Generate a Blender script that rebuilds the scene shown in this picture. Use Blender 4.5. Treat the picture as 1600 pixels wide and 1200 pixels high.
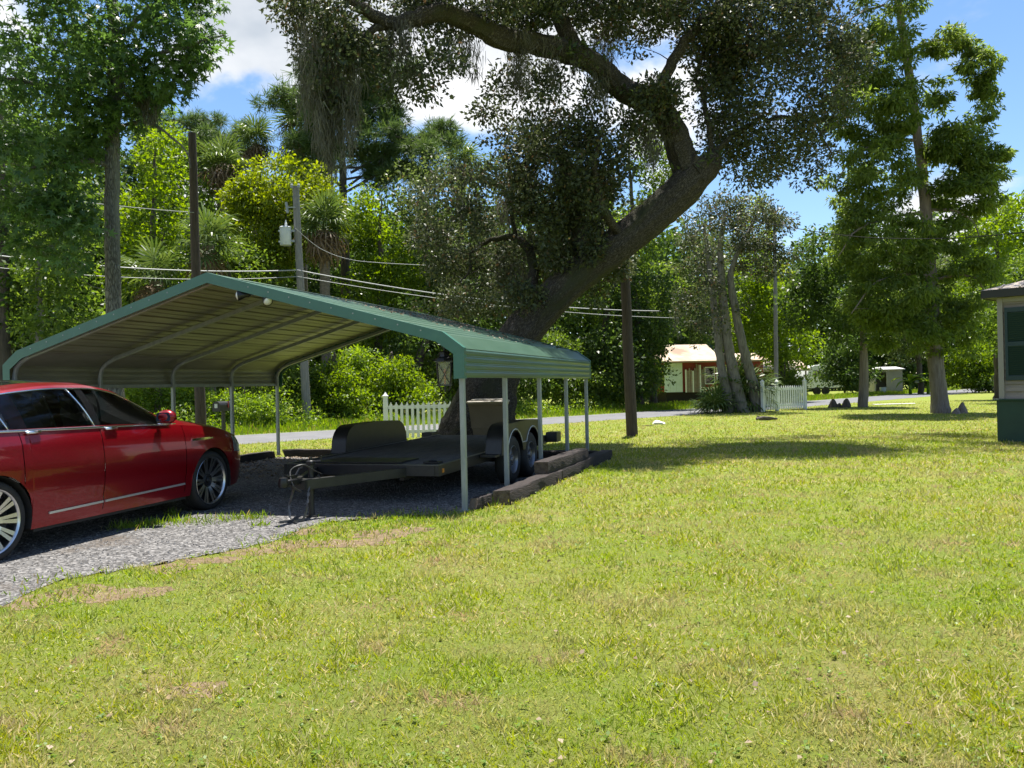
import bpy, bmesh, math, random
import numpy as np
from mathutils import Vector, Matrix
for o in list(bpy.data.objects): bpy.data.objects.remove(o)
SC = bpy.context.scene
COL = SC.collection
R = math.radians
PI = math.pi
# ------------------------------------------------------------------ camera
F = 1262.0                      # focal length in photo pixels (1600 x 1200)
ROLL = R(1.264); PITCH = R(0.133); H = 1.396
cam_d = bpy.data.cameras.new('camera'); cam = bpy.data.objects.new('camera', cam_d); COL.objects.link(cam)
cam_d.sensor_width = 36.0; cam_d.lens = 36.0 * F / 1600.0
cam_d.clip_start = 0.05; cam_d.clip_end = 4000
cam.matrix_world = Matrix.Translation((0, 0, H)) @ Matrix.Rotation(PI / 2 + PITCH, 4, 'X') @ Matrix.Rotation(-ROLL, 4, 'Z')
SC.camera = cam
# ------------------------------------------------------------------ sky and sun
SUN_EL = R(77.0); SUN_AZ = R(12.0)      # azimuth measured from +Y (away from the camera) towards +X
sdir = Vector((math.sin(SUN_AZ) * math.cos(SUN_EL), math.cos(SUN_AZ) * math.cos(SUN_EL), math.sin(SUN_EL)))
sun_d = bpy.data.lights.new('sun', 'SUN'); sun_d.energy = 5.0; sun_d.angle = R(0.53); sun_d.color = (1.0, 0.955, 0.88)
sun = bpy.data.objects.new('sun', sun_d); COL.objects.link(sun)
sun.rotation_euler = sdir.to_track_quat('Z', 'Y').to_euler(); sun.location = (0, 0, 30)
world = bpy.data.worlds.new('World'); SC.world = world; world.use_nodes = True
def build_world():
    nt = world.node_tree; N = nt.nodes; L = nt.links; N.clear()
    out = N.new('ShaderNodeOutputWorld')
    sky = N.new('ShaderNodeTexSky'); sky.sky_type = 'NISHITA'; sky.sun_disc = False
    sky.sun_elevation = SUN_EL; sky.sun_rotation = SUN_AZ
    sky.air_density = 1.0; sky.dust_density = 0.1; sky.ozone_density = 3.0
    bg = N.new('ShaderNodeBackground'); bg.inputs['Strength'].default_value = 0.080
    hs = N.new('ShaderNodeHueSaturation'); hs.inputs['Saturation'].default_value = 1.08; L.new(sky.outputs[0], hs.inputs['Color']); L.new(hs.outputs[0], bg.inputs['Color'])
    tc = N.new('ShaderNodeTexCoord')
    # cumulus: noise over the direction, a little denser towards one side of the sky
    mp = N.new('ShaderNodeMapping'); mp.inputs['Location'].default_value = (11.3, 0.7, 2.2); mp.inputs['Rotation'].default_value = (0, 0, -0.07); mp.inputs['Scale'].default_value = (1.0, 1.0, 1.7)
    L.new(tc.outputs['Generated'], mp.inputs['Vector'])
    n1 = N.new('ShaderNodeTexNoise'); n1.inputs['Scale'].default_value = 2.7; n1.inputs['Detail'].default_value = 9.0
    n1.inputs['Roughness'].default_value = 0.52; n1.inputs['Distortion'].default_value = 0.25
    L.new(mp.outputs[0], n1.inputs['Vector'])
    dp = N.new('ShaderNodeVectorMath'); dp.operation = 'DOT_PRODUCT'
    dp.inputs[1].default_value = (-0.82, 0.46, 0.05)
    L.new(tc.outputs['Generated'], dp.inputs[0])
    ma = N.new('ShaderNodeMath'); ma.operation = 'MULTIPLY_ADD'; ma.inputs[1].default_value = 0.13
    L.new(dp.outputs['Value'], ma.inputs[0]); L.new(n1.outputs['Fac'], ma.inputs[2])
    rmp = N.new('ShaderNodeMapRange'); rmp.interpolation_type = 'SMOOTHSTEP'
    rmp.inputs['From Min'].default_value = 0.522; rmp.inputs['From Max'].default_value = 0.60
    L.new(ma.outputs[0], rmp.inputs['Value'])
    n2 = N.new('ShaderNodeTexNoise'); n2.inputs['Scale'].default_value = 3.2; n2.inputs['Detail'].default_value = 6.0
    L.new(mp.outputs[0], n2.inputs['Vector'])
    cr = N.new('ShaderNodeValToRGB'); cr.color_ramp.elements[0].position = 0.32; cr.color_ramp.elements[0].color = (0.46, 0.52, 0.60, 1)
    cr.color_ramp.elements[1].position = 0.54; cr.color_ramp.elements[1].color = (0.95, 0.96, 0.98, 1)
    L.new(n2.outputs['Fac'], cr.inputs[0])
    cb = N.new('ShaderNodeBackground'); cb.inputs['Strength'].default_value = 0.50
    L.new(cr.outputs[0], cb.inputs['Color'])
    mx = N.new('ShaderNodeMixShader')
    L.new(rmp.outputs[0], mx.inputs[0]); L.new(bg.outputs[0], mx.inputs[1]); L.new(cb.outputs[0], mx.inputs[2])
    L.new(mx.outputs[0], out.inputs[0])
build_world()
vs = SC.view_settings
vs.view_transform = 'Standard'; vs.look = 'None'; vs.gamma = 1.0; vs.use_curve_mapping = False; vs.exposure = 1.3
SC.cycles.max_bounces = 9; SC.cycles.diffuse_bounces = 8; SC.cycles.glossy_bounces = 3
SC.cycles.transmission_bounces = 4; SC.cycles.transparent_max_bounces = 4
SC.cycles.caustics_reflective = False; SC.cycles.caustics_refractive = False
# ------------------------------------------------------------------ pixel helpers
_cr, _sr = math.cos(ROLL), math.sin(ROLL); _cp, _sp = math.cos(PITCH), math.sin(PITCH)
def ray(px, py):
    U = (px - 800.0) / F; V = (600.0 - py) / F
    u = U * _cr + V * _sr; w = -U * _sr + V * _cr
    return Vector((u, _cp - w * _sp, _sp + w * _cp))
def gp(px, py, z=0.0):            # point where the ray meets the level z
    d = ray(px, py); k = (z - H) / d.z
    return Vector((d.x * k, d.y * k, z))
def at(px, py, Y):                # point on the ray at depth Y
    d = ray(px, py); k = Y / d.y
    return Vector((d.x * k, Y, H + d.z * k))
# ------------------------------------------------------------------ mesh helpers
class MB:
    def __init__(s): s.v = []; s.f = []; s.m = []; s.mi = 0
    def add(s, vs_, fs_):
        b = len(s.v); s.v += [tuple(p) for p in vs_]
        for f in fs_: s.f.append(tuple(i + b for i in f)); s.m.append(s.mi)
        return s
    def box(s, c, sz, rot=None, ch=0.0, taper=1.0):
        hx, hy, hz = sz[0] / 2, sz[1] / 2, sz[2] / 2
        c = Vector(c)
        if ch <= 0:
            P = [Vector((x * hx * (taper if z > 0 else 1), y * hy * (taper if z > 0 else 1), z * hz)) for x in (-1, 1) for y in (-1, 1) for z in (-1, 1)]
            FS = [(0, 1, 3, 2), (4, 6, 7, 5), (0, 4, 5, 1), (2, 3, 7, 6), (0, 2, 6, 4), (1, 5, 7, 3)]
        else:
            ch = min(ch, hx * .9, hy * .9, hz * .9)
            P = []; idx = {}
            for sx in (-1, 1):
                for sy in (-1, 1):
                    for sz_ in (-1, 1):
                        k = (sx, sy, sz_)
                        t = taper if sz_ > 0 else 1
                        idx[k] = len(P)
                        P += [Vector((sx * hx * t, sy * (hy - ch) * t, sz_ * (hz - ch))), Vector((sx * (hx - ch) * t, sy * hy * t, sz_ * (hz - ch))), Vector((sx * (hx - ch) * t, sy * (hy - ch) * t, sz_ * hz))]
            FS = []
            for a in range(3):
                for sg in (-1, 1):
                    o = [i for i in range(3) if i != a]
                    q = []
                    for (p, r) in ((-1, -1), (1, -1), (1, 1), (-1, 1)):
                        k = [0, 0, 0]; k[a] = sg; k[o[0]] = p; k[o[1]] = r
                        q.append(idx[tuple(k)] + a)
                    FS.append(tuple(q))
            for a in range(3):
                o = [i for i in range(3) if i != a]
                for p in (-1, 1):
                    for r in (-1, 1):
                        k0 = [0, 0, 0]; k0[a] = -1; k0[o[0]] = p; k0[o[1]] = r
                        k1 = list(k0); k1[a] = 1
                        FS.append((idx[tuple(k0)] + o[0], idx[tuple(k1)] + o[0], idx[tuple(k1)] + o[1], idx[tuple(k0)] + o[1]))
            for k in idx.values(): FS.append((k, k + 1, k + 2))
        if rot is not None: P = [rot @ p for p in P]
        return s.add([p + c for p in P], FS)
    def beam(s, a, b, w, h, up=(0, 0, 1), ch=0.0):
        a = Vector(a); b = Vector(b); d = (b - a); L_ = d.length; d.normalize()
        up = Vector(up); x = d.cross(up)
        if x.length < 1e-4: x = d.cross(Vector((1, 0, 0)))
        x.normalize(); u = x.cross(d)
        M = Matrix((x, d, u)).transposed()
        return s.box((a + b) / 2, (w, L_, h), M, ch)
    def tube(s, pts, rad, n=8, cap=True, jit=0.0, rng=None, ridge=0.0):
        pts = [Vector(p) for p in pts]
        if not hasattr(rad, '__len__'): rad = [rad] * len(pts)
        prev = None; rings = []
        V = []
        for i, p in enumerate(pts):
            t = (pts[min(i + 1, len(pts) - 1)] - pts[max(i - 1, 0)])
            if t.length < 1e-9: t = Vector((0, 0, 1))
            t.normalize()
            if prev is None:
                x = t.cross(Vector((0, 0, 1)))
                if x.length < 0.1: x = t.cross(Vector((1, 0, 0)))
            else: x = prev - t * prev.dot(t)
            x.normalize(); prev = x; y = t.cross(x)
            for k in range(n):
                a = 2 * PI * k / n
                r = rad[i] * (1 + (rng.uniform(-jit, jit) if jit else 0))
                if ridge: r *= 1 + ridge * (math.sin(a * 9 + .5 * math.sin(i * .31)) + .7 * math.sin(a * 13 - i * .12) + .8 * math.sin(a * 3 + i * .17) * math.sin(i * .23))
                V.append(p + (x * math.cos(a) + y * math.sin(a)) * r)
        FS = []
        for i in range(len(pts) - 1):
            for k in range(n):
                FS.append((i * n + k, i * n + (k + 1) % n, (i + 1) * n + (k + 1) % n, (i + 1) * n + k))
        if cap:
            FS.append(tuple(range(n - 1, -1, -1))); FS.append(tuple((len(pts) - 1) * n + k for k in range(n)))
        return s.add(V, FS)
    def lathe(s, prof, n=24, M=None, close=False):   # prof: (r, z) list, about local Z
        V = []; FS = []
        for (r, z) in prof:
            for k in range(n):
                a = 2 * PI * k / n; V.append(Vector((r * math.cos(a), r * math.sin(a), z)))
        m = len(prof)
        for i in range(m if close else m - 1):
            j = (i + 1) % m
            for k in range(n): FS.append((i * n + k, i * n + (k + 1) % n, j * n + (k + 1) % n, j * n + k))
        if M is not None: V = [M @ p for p in V]
        return s.add(V, FS)
    def prism(s, poly, a, b, axis='y'):  # poly in 2D, extruded from a to b along an axis
        n = len(poly); V = []
        for t in (a, b):
            for (p, q) in poly:
                V.append({'x': (t, p, q), 'y': (p, t, q), 'z': (p, q, t)}[axis])
        FS = [tuple(range(n)), tuple(range(2 * n - 1, n - 1, -1))]
        for k in range(n): FS.append((k, k + n, (k + 1) % n + n, (k + 1) % n))
        return s.add(V, FS)
    def mesh(s, name):
        me = bpy.data.meshes.new(name); me.from_pydata(s.v, [], s.f)
        if any(s.m): me.polygons.foreach_set('material_index', s.m)
        bm = bmesh.new(); bm.from_mesh(me); bmesh.ops.recalc_face_normals(bm, faces=bm.faces); bm.to_mesh(me); bm.free()
        return me
    def build(s, name, mat, parent=None, smooth=False, angle=None):
        me = s.mesh(name)
        return link(name, me, mat, parent, smooth, angle)
def link(name, me, mat, parent=None, smooth=False, angle=None):
    for m in (mat if isinstance(mat, (list, tuple)) else [mat]):
        if m is not None and len(me.materials) < (len(mat) if isinstance(mat, (list, tuple)) else 1): me.materials.append(m)
    if smooth:
        me.polygons.foreach_set('use_smooth', [True] * len(me.polygons))
        if angle: me.set_sharp_from_angle(angle=R(angle))
    o = bpy.data.objects.new(name, me); COL.objects.link(o)
    if parent is not None: o.parent = parent
    return o
def inst(o, parent, loc=(0, 0, 0), rot=(0, 0, 0), scale=None):
    c = o.copy(); COL.objects.link(c); c.parent = parent; c.location = loc; c.rotation_euler = rot
    if scale is not None: c.scale = scale
    return c
def tag(o, label=None, cat=None, group=None, kind=None):
    if label: o['label'] = label
    if cat: o['category'] = cat
    if group: o['group'] = group
    if kind: o['kind'] = kind
    return o
def thing(name, label, cat, loc=(0, 0, 0), rz=0.0, group=None):
    o = bpy.data.objects.new(name, None); COL.objects.link(o); o.empty_display_size = 0.2
    o.location = loc; o.rotation_euler = (0, 0, rz)
    return tag(o, label, cat, group)
def copy_tree(o, parent=None):
    c = o.copy(); COL.objects.link(c); c.parent = parent
    for ch in list(o.children): copy_tree(ch, c)
    return c
def spline(pts, n):
    P = np.array([list(p) for p in pts], float); m = len(P)
    t = np.linspace(0, m - 1, n); i = np.clip(t.astype(int), 0, m - 2); f = (t - i)[:, None]
    g = lambda k: P[np.clip(k, 0, m - 1)]
    p0, p1, p2, p3 = g(i - 1), g(i), g(i + 1), g(i + 2)
    return 0.5 * ((2 * p1) + (-p0 + p2) * f + (2 * p0 - 5 * p1 + 4 * p2 - p3) * f ** 2 + (-p0 + 3 * p1 - 3 * p2 + p3) * f ** 3)
# ------------------------------------------------------------------ materials
def mat(name, col, rough=0.6, metal=0.0, col2=None, nscale=6.0, ndetail=4.0, bump=0.0, bscale=None, coat=0.0, spec=0.5,
        stretch=None, space='Object', col3=None, n3=0.6, lo=0.35, hi=0.65, emit=None, rand=0.0):
    m = bpy.data.materials.new(name); m.use_nodes = True; nt = m.node_tree; N = nt.nodes; L = nt.links
    b = N['Principled BSDF']; b.inputs['Roughness'].default_value = rough; b.inputs['Metallic'].default_value = metal
    b.inputs['Specular IOR Level'].default_value = spec; b.inputs['Coat Weight'].default_value = coat; b.inputs['Coat Roughness'].default_value = 0.04
    c4 = lambda c: (c[0], c[1], c[2], 1)
    b.inputs['Base Color'].default_value = c4(col)
    tc = N.new('ShaderNodeTexCoord'); mp = N.new('ShaderNodeMapping')
    if space == 'World':
        g = N.new('ShaderNodeNewGeometry'); L.new(g.outputs['Position'], mp.inputs['Vector'])
    else: L.new(tc.outputs[space], mp.inputs['Vector'])
    if stretch: mp.inputs['Scale'].default_value = stretch
    last = None
    if col2 is not None:
        n = N.new('ShaderNodeTexNoise'); n.inputs['Scale'].default_value = nscale; n.inputs['Detail'].default_value = ndetail
        n.inputs['Roughness'].default_value = 0.65
        L.new(mp.outputs[0], n.inputs['Vector'])
        r = N.new('ShaderNodeValToRGB'); r.color_ramp.elements[0].position = lo; r.color_ramp.elements[0].color = c4(col)
        r.color_ramp.elements[1].position = hi; r.color_ramp.elements[1].color = c4(col2)
        L.new(n.outputs['Fac'], r.inputs[0]); last = r.outputs[0]
        if col3 is not None:
            n3_ = N.new('ShaderNodeTexNoise'); n3_.inputs['Scale'].default_value = nscale * 0.31; n3_.inputs['Detail'].default_value = 5
            L.new(mp.outputs[0], n3_.inputs['Vector'])
            mr = N.new('ShaderNodeMapRange'); mr.inputs['From Min'].default_value = n3 - 0.05; mr.inputs['From Max'].default_value = n3 + 0.08
            L.new(n3_.outputs['Fac'], mr.inputs['Value'])
            mx = N.new('ShaderNodeMix'); mx.data_type = 'RGBA'; L.new(mr.outputs[0], mx.inputs[0]); L.new(last, mx.inputs[6]); mx.inputs[7].default_value = c4(col3)
            last = mx.outputs[2]
    if rand > 0:
        oi = N.new('ShaderNodeObjectInfo'); hs = N.new('ShaderNodeHueSaturation')
        mr = N.new('ShaderNodeMapRange'); mr.inputs['To Min'].default_value = 1 - rand; mr.inputs['To Max'].default_value = 1 + rand
        L.new(oi.outputs['Random'], mr.inputs['Value']); L.new(mr.outputs[0], hs.inputs['Value'])
        if last is not None: L.new(last, hs.inputs['Color'])
        else: hs.inputs['Color'].default_value = c4(col)
        last = hs.outputs[0]
    if last is not None: L.new(last, b.inputs['Base Color'])
    if bump > 0:
        n = N.new('ShaderNodeTexNoise'); n.inputs['Scale'].default_value = bscale or nscale * 3; n.inputs['Detail'].default_value = 5
        L.new(mp.outputs[0], n.inputs['Vector'])
        bp = N.new('ShaderNodeBump'); bp.inputs['Strength'].default_value = bump; bp.inputs['Distance'].default_value = 0.02
        L.new(n.outputs['Fac'], bp.inputs['Height']); L.new(bp.outputs[0], b.inputs['Normal'])
    if emit:
        b.inputs['Emission Color'].default_value = c4(emit[:3]); b.inputs['Emission Strength'].default_value = emit[3]
    return m
def leafmat(name, c1, c2, trans=0.35, rough=0.45, tcol=None, dry=None, dryf=0.06, patch=None, patchscale=0.35, pthr=0.55, spec=0.35, patches=()):
    """foliage: colour varies leaf by leaf, light shines through"""
    m = bpy.data.materials.new(name); m.use_nodes = True; nt = m.node_tree; N = nt.nodes; L = nt.links
    b = N['Principled BSDF']; out = N['Material Output']
    b.inputs['Roughness'].default_value = rough; b.inputs['Specular IOR Level'].default_value = spec
    g = N.new('ShaderNodeNewGeometry')
    r = N.new('ShaderNodeValToRGB'); e = r.color_ramp.elements
    e[0].position = 0.0; e[0].color = (*c1, 1); e[1].position = 1.0 - (dryf if dry else 0) - 0.02; e[1].color = (*c2, 1)
    if dry:
        q = e.new(1.0 - dryf); q.color = (*dry, 1)
    L.new(g.outputs['Random Per Island'], r.inputs[0])
    col = r.outputs[0]
    if patch:
        n = N.new('ShaderNodeTexNoise'); n.inputs['Scale'].default_value = patchscale; n.inputs['Detail'].default_value = 6; n.inputs['Roughness'].default_value = 0.65
        L.new(g.outputs['Position'], n.inputs['Vector'])
        mr = N.new('ShaderNodeMapRange'); mr.inputs['From Min'].default_value = pthr - 0.10; mr.inputs['From Max'].default_value = pthr + 0.12
        L.new(n.outputs['Fac'], mr.inputs['Value'])
        mx = N.new('ShaderNodeMix'); mx.data_type = 'RGBA'; L.new(mr.outputs[0], mx.inputs[0]); L.new(col, mx.inputs[6]); mx.inputs[7].default_value = (*patch, 1)
        col = mx.outputs[2]
    for (pc, ps, pt, pw, pf) in patches:
        n = N.new('ShaderNodeTexNoise'); n.inputs['Scale'].default_value = ps; n.inputs['Detail'].default_value = 5; n.inputs['Roughness'].default_value = 0.6
        L.new(g.outputs['Position'], n.inputs['Vector'])
        mr = N.new('ShaderNodeMapRange'); mr.inputs['From Min'].default_value = pt - pw; mr.inputs['From Max'].default_value = pt + pw; mr.inputs['To Max'].default_value = pf
        L.new(n.outputs['Fac'], mr.inputs['Value'])
        mx = N.new('ShaderNodeMix'); mx.data_type = 'RGBA'; L.new(mr.outputs[0], mx.inputs[0]); L.new(col, mx.inputs[6]); mx.inputs[7].default_value = (*pc, 1)
        col = mx.outputs[2]
    L.new(col, b.inputs['Base Color'])
    t = N.new('ShaderNodeBsdfTranslucent')
    hs = N.new('ShaderNodeHueSaturation'); hs.inputs['Hue'].default_value = 0.485; hs.inputs['Saturation'].default_value = 1.15; hs.inputs['Value'].default_value = 1.5
    L.new(col, hs.inputs['Color']); L.new(hs.outputs[0], t.inputs['Color'])
    mx2 = N.new('ShaderNodeMixShader'); mx2.inputs[0].default_value = trans
    L.new(b.outputs[0], mx2.inputs[1]); L.new(t.outputs[0], mx2.inputs[2]); L.new(mx2.outputs[0], out.inputs['Surface'])
    return m
# ------------------------------------------------------------------ foliage helpers
SHAPES = {
    'leaf':  ([(0, 0, 0), (-.26, .45, .10), (0, 1, -.08), (.26, .45, .10)], [(0, 1, 2, 3)]),
    'oval':  ([(0, 0, 0), (-.36, .42, .10), (0, .95, -.10), (.36, .42, .10)], [(0, 1, 2, 3)]),
    'blade': ([(-.07, 0, 0), (.07, 0, 0), (.045, .6, .06), (-.01, 1, .25)], [(0, 1, 2, 3)]),
    'spray': ([(0, 0, 0), (-.16, .4, .03), (0, 1, -.22), (.16, .4, .03)], [(0, 1, 2, 3)]),
    'strand': ([(-.035, 0, 0), (.035, 0, 0), (.03, .55, .02), (.0, 1, 0)], [(0, 1, 2, 3)]),
    'star':  None, 'tuft': None,
}
def _star():
    V = [(0, .1, 0)]; Fc = []
    for k in range(5):
        a = R(-108 + 54 * k) ; l = [.55, .8, 1.0, .8, .55][k]
        d = (math.sin(a), math.cos(a)); nrm = (d[1], -d[0]); b = len(V)
        V += [(d[0] * .33 * l + nrm[0] * .15, .1 + d[1] * .33 * l + nrm[1] * .15, .03), (d[0] * l, .1 + d[1] * l, -.12), (d[0] * .33 * l - nrm[0] * .15, .1 + d[1] * .33 * l - nrm[1] * .15, .03)]
        Fc.append((0, b, b + 1, b + 2))
    return V, Fc
SHAPES['star'] = _star()
def _tuft(n=9):
    V = []; Fc = []; rg = random.Random(3)
    for k in range(n):
        a = 2 * PI * k / n + rg.uniform(-.2, .2); t = rg.uniform(.3, 1.0); l = rg.uniform(.75, 1)
        d = Vector((math.cos(a) * math.sin(t), math.cos(t), math.sin(a) * math.sin(t))) * l
        p = d.cross(Vector((rg.uniform(-1, 1), rg.uniform(-1, 1), rg.uniform(-1, 1)))).normalized() * .035
        b = len(V); V += [tuple(-p), tuple(p), tuple(d + p * .4), tuple(d - p * .4)]; Fc.append((b, b + 1, b + 2, b + 3))
    return V, Fc
SHAPES['tuft'] = _tuft()
def leaf_mesh(name, pos, dirs, nrm, size, shape, width=None):
    """one mesh of many leaves: base at pos, growing along dirs, facing nrm"""
    V0, F0 = SHAPES[shape]; V0 = np.array(V0, np.float32); F0 = np.array(F0, np.int64)
    pos = np.asarray(pos, np.float32); n = len(pos)
    d = np.asarray(dirs, np.float32); d = d / (np.linalg.norm(d, axis=1, keepdims=True) + 1e-9)
    x = np.cross(d, nrm); x = x / (np.linalg.norm(x, axis=1, keepdims=True) + 1e-9)
    z = np.cross(x, d)
    s = np.asarray(size, np.float32)[:, None, None]
    w = s if width is None else np.asarray(width, np.float32)[:, None, None]
    P = pos[:, None, :] + V0[None, :, 0:1] * x[:, None, :] * w + V0[None, :, 1:2] * d[:, None, :] * s + V0[None, :, 2:3] * z[:, None, :] * s
    P = P.reshape(-1, 3); k = len(V0)
    Fa = (F0[None] + (np.arange(n) * k)[:, None, None]).reshape(-1, F0.shape[1])
    me = bpy.data.meshes.new(name)
    me.vertices.add(len(P)); me.vertices.foreach_set('co', P.ravel())
    nl = Fa.size; me.loops.add(nl); me.loops.foreach_set('vertex_index', Fa.ravel().astype(np.int32))
    me.polygons.add(len(Fa)); me.polygons.foreach_set('loop_start', np.arange(0, nl, Fa.shape[1], dtype=np.int32))
    me.update(calc_edges=True)
    return me
def rnd_unit(rng, n):
    v = rng.normal(size=(n, 3)); return v / (np.linalg.norm(v, axis=1, keepdims=True) + 1e-9)
def blob_leaves(rng, cents, rads, counts, flat=0.7, up=0.6, droop=0.0):
    """leaves scattered in clumps; returns positions, directions, normals"""
    idx = np.repeat(np.arange(len(cents)), counts); n = len(idx)
    u = rnd_unit(rng, n); rr = rng.random(n) ** (1 / 2.2)
    off = u * rr[:, None] * np.asarray(rads)[idx][:, None]; off[:, 2] *= flat
    pos = np.asarray(cents)[idx] + off
    d = u * 0.8 + rnd_unit(rng, n) * 0.7; d[:, 2] -= droop
    nr = u * 0.45 + rnd_unit(rng, n) * 0.6; nr[:, 2] += up
    return pos, d, nr
def in_poly(poly, x, y):
    c = np.zeros(len(x), bool); n = len(poly); j = n - 1
    for i in range(n):
        xi, yi = poly[i][0], poly[i][1]; xj, yj = poly[j][0], poly[j][1]
        t = ((yi > y) != (yj > y)) & (x < (xj - xi) * (y - yi) / (yj - yi + 1e-12) + xi)
        c ^= t; j = i
    return c
# ================================================================== materials in use
M = {}
M['green_metal'] = mat('green_painted_steel', (0.055, 0.112, 0.074), 0.30, 0.15, (0.082, 0.150, 0.105), 2.2, 8, bump=0.03, spec=0.8, stretch=(1, .35, 1), col3=(0.085, 0.10, 0.075), n3=0.60)
M['trim_green'] = mat('green_trim_steel', (0.036, 0.125, 0.095), 0.40, 0.0, (0.044, 0.145, 0.110), 4)
M['galv'] = mat('galvanised_steel', (0.24, 0.265, 0.265), 0.5, 0.35, (0.32, 0.345, 0.345), 9, stretch=(1, 1, .3))
M['galv_under'] = mat('bare_steel_underside', (0.20, 0.20, 0.165), 0.45, 0.25, (0.28, 0.275, 0.225), 2.5, stretch=(1, .3, 1))
M['black_steel'] = mat('black_painted_steel', (0.010, 0.010, 0.011), 0.38, 0.0, (0.02, 0.02, 0.02), 8, bump=0.05)
M['black_plastic'] = mat('black_plastic', (0.012, 0.012, 0.012), 0.45)
M['deck'] = mat('dark_trailer_deck', (0.07, 0.067, 0.067), 0.75, 0.0, (0.12, 0.115, 0.11), 5, bump=0.25, bscale=140, stretch=(3, .6, 1))
M['tyre'] = mat('tyre_rubber', (0.012, 0.012, 0.012), 0.75, 0, (0.02, 0.019, 0.018), 12)
M['white_vinyl'] = mat('white_vinyl', (0.78, 0.79, 0.80), 0.35, 0, (0.70, 0.71, 0.70), 3)
M['timber'] = mat('creosoted_timber', (0.008, 0.005, 0.0045), 0.85, 0, (0.026, 0.016, 0.013), 7, bump=0.9, bscale=14, stretch=(6, .8, 6), rand=.2)
M['timber_end'] = mat('weathered_timber_end', (0.16, 0.12, 0.09), 0.9, 0, (0.07, 0.045, 0.035), 14, bump=0.8)
M['pole_wood'] = mat('creosote_pole_wood', (0.036, 0.025, 0.020), 0.85, 0, (0.080, 0.058, 0.045), 8, bump=0.7, bscale=16, stretch=(5, 5, .35))
M['pole_grey'] = mat('grey_weathered_pole_wood', (0.15, 0.15, 0.14), 0.85, 0, (0.25, 0.24, 0.225), 8, bump=0.6, bscale=16, stretch=(5, 5, .35))
def plated_bark(name, dark, lite, green, scale=9.0, st=(1.3, 1.3, .55), ry=.0, gthr=.52):
    m = bpy.data.materials.new(name); m.use_nodes = True; nt = m.node_tree; N = nt.nodes; L = nt.links; b = N['Principled BSDF']; b.inputs['Roughness'].default_value = .93; b.inputs['Specular IOR Level'].default_value = .15
    tc = N.new('ShaderNodeTexCoord'); mp = N.new('ShaderNodeMapping'); mp.vector_type = 'TEXTURE'; mp.inputs['Scale'].default_value = (1 / st[0], 1 / st[1], 1 / st[2]); mp.inputs['Rotation'].default_value = (0, ry, 0); L.new(tc.outputs['Object'], mp.inputs['Vector'])
    nz = N.new('ShaderNodeTexNoise'); nz.inputs['Scale'].default_value = scale * .8; nz.inputs['Detail'].default_value = 6; L.new(mp.outputs[0], nz.inputs['Vector'])
    ad = N.new('ShaderNodeVectorMath'); ad.operation = 'MULTIPLY_ADD'; ad.inputs[1].default_value = (.14, .14, .14); L.new(nz.outputs['Color'], ad.inputs[0]); L.new(mp.outputs[0], ad.inputs[2])
    v = N.new('ShaderNodeTexVoronoi'); v.feature = 'DISTANCE_TO_EDGE'; v.inputs['Scale'].default_value = scale; L.new(ad.outputs[0], v.inputs['Vector'])
    r = N.new('ShaderNodeValToRGB'); e = r.color_ramp.elements; e[0].position = .0; e[0].color = (*dark, 1); e[1].position = .30; e[1].color = (*lite, 1); L.new(v.outputs['Distance'], r.inputs[0])
    n2 = N.new('ShaderNodeTexNoise'); n2.inputs['Scale'].default_value = 1.4; n2.inputs['Detail'].default_value = 7; L.new(mp.outputs[0], n2.inputs['Vector'])
    mr = N.new('ShaderNodeMapRange'); mr.inputs['From Min'].default_value = gthr; mr.inputs['From Max'].default_value = gthr + .14; L.new(n2.outputs['Fac'], mr.inputs['Value'])
    x = N.new('ShaderNodeMix'); x.data_type = 'RGBA'; L.new(mr.outputs[0], x.inputs[0]); L.new(r.outputs[0], x.inputs[6]); x.inputs[7].default_value = (*green, 1); L.new(x.outputs[2], b.inputs['Base Color'])
    mu = N.new('ShaderNodeMath'); mu.operation = 'MULTIPLY_ADD'; mu.inputs[1].default_value = .35; L.new(nz.outputs['Fac'], mu.inputs[0]); L.new(v.outputs['Distance'], mu.inputs[2])
    bp = N.new('ShaderNodeBump'); bp.inputs['Strength'].default_value = 1.0; bp.inputs['Distance'].default_value = .05; L.new(mu.outputs[0], bp.inputs['Height']); L.new(bp.outputs[0], b.inputs['Normal'])
    return m
M['oak_bark'] = plated_bark('oak_bark', (.030, .025, .021), (.135, .120, .104), (.060, .064, .038), 21.0, (1.5, 1.5, .42), .75)
M['grey_bark'] = mat('grey_bark', (0.10, 0.092, 0.082), 0.92, 0, (0.23, 0.215, 0.195), 6, 8, bump=1.0, bscale=11, stretch=(2.5, 2.5, .45))
M['gum_bark'] = plated_bark('sweetgum_bark', (.075, .068, .060), (.31, .295, .27), (.22, .225, .19), 16.0, (2.2, 2.2, .32), 0)
M['dark_bark'] = mat('dark_bark', (0.05, 0.04, 0.034), 0.92, 0, (0.11, 0.09, 0.075), 6, 8, bump=1.0, bscale=10, stretch=(2.0, 2.0, .4))
M['cyp_bark'] = mat('cypress_bark', (0.13, 0.105, 0.088), 0.92, 0, (0.24, 0.205, 0.18), 6, 8, bump=1.0, bscale=11, stretch=(3, 3, .25))
M['palm_bark'] = mat('palm_bark', (0.10, 0.08, 0.06), 0.92, 0, (0.20, 0.165, 0.13), 6, 8, bump=1.0, bscale=9, stretch=(1, 1, 2.5))
M['cable'] = mat('pale_aerial_cable', (0.30, 0.31, 0.31), 0.5)
M['cable_dark'] = mat('dark_aerial_cable', (0.02, 0.02, 0.02), 0.9, spec=.1)
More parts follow.
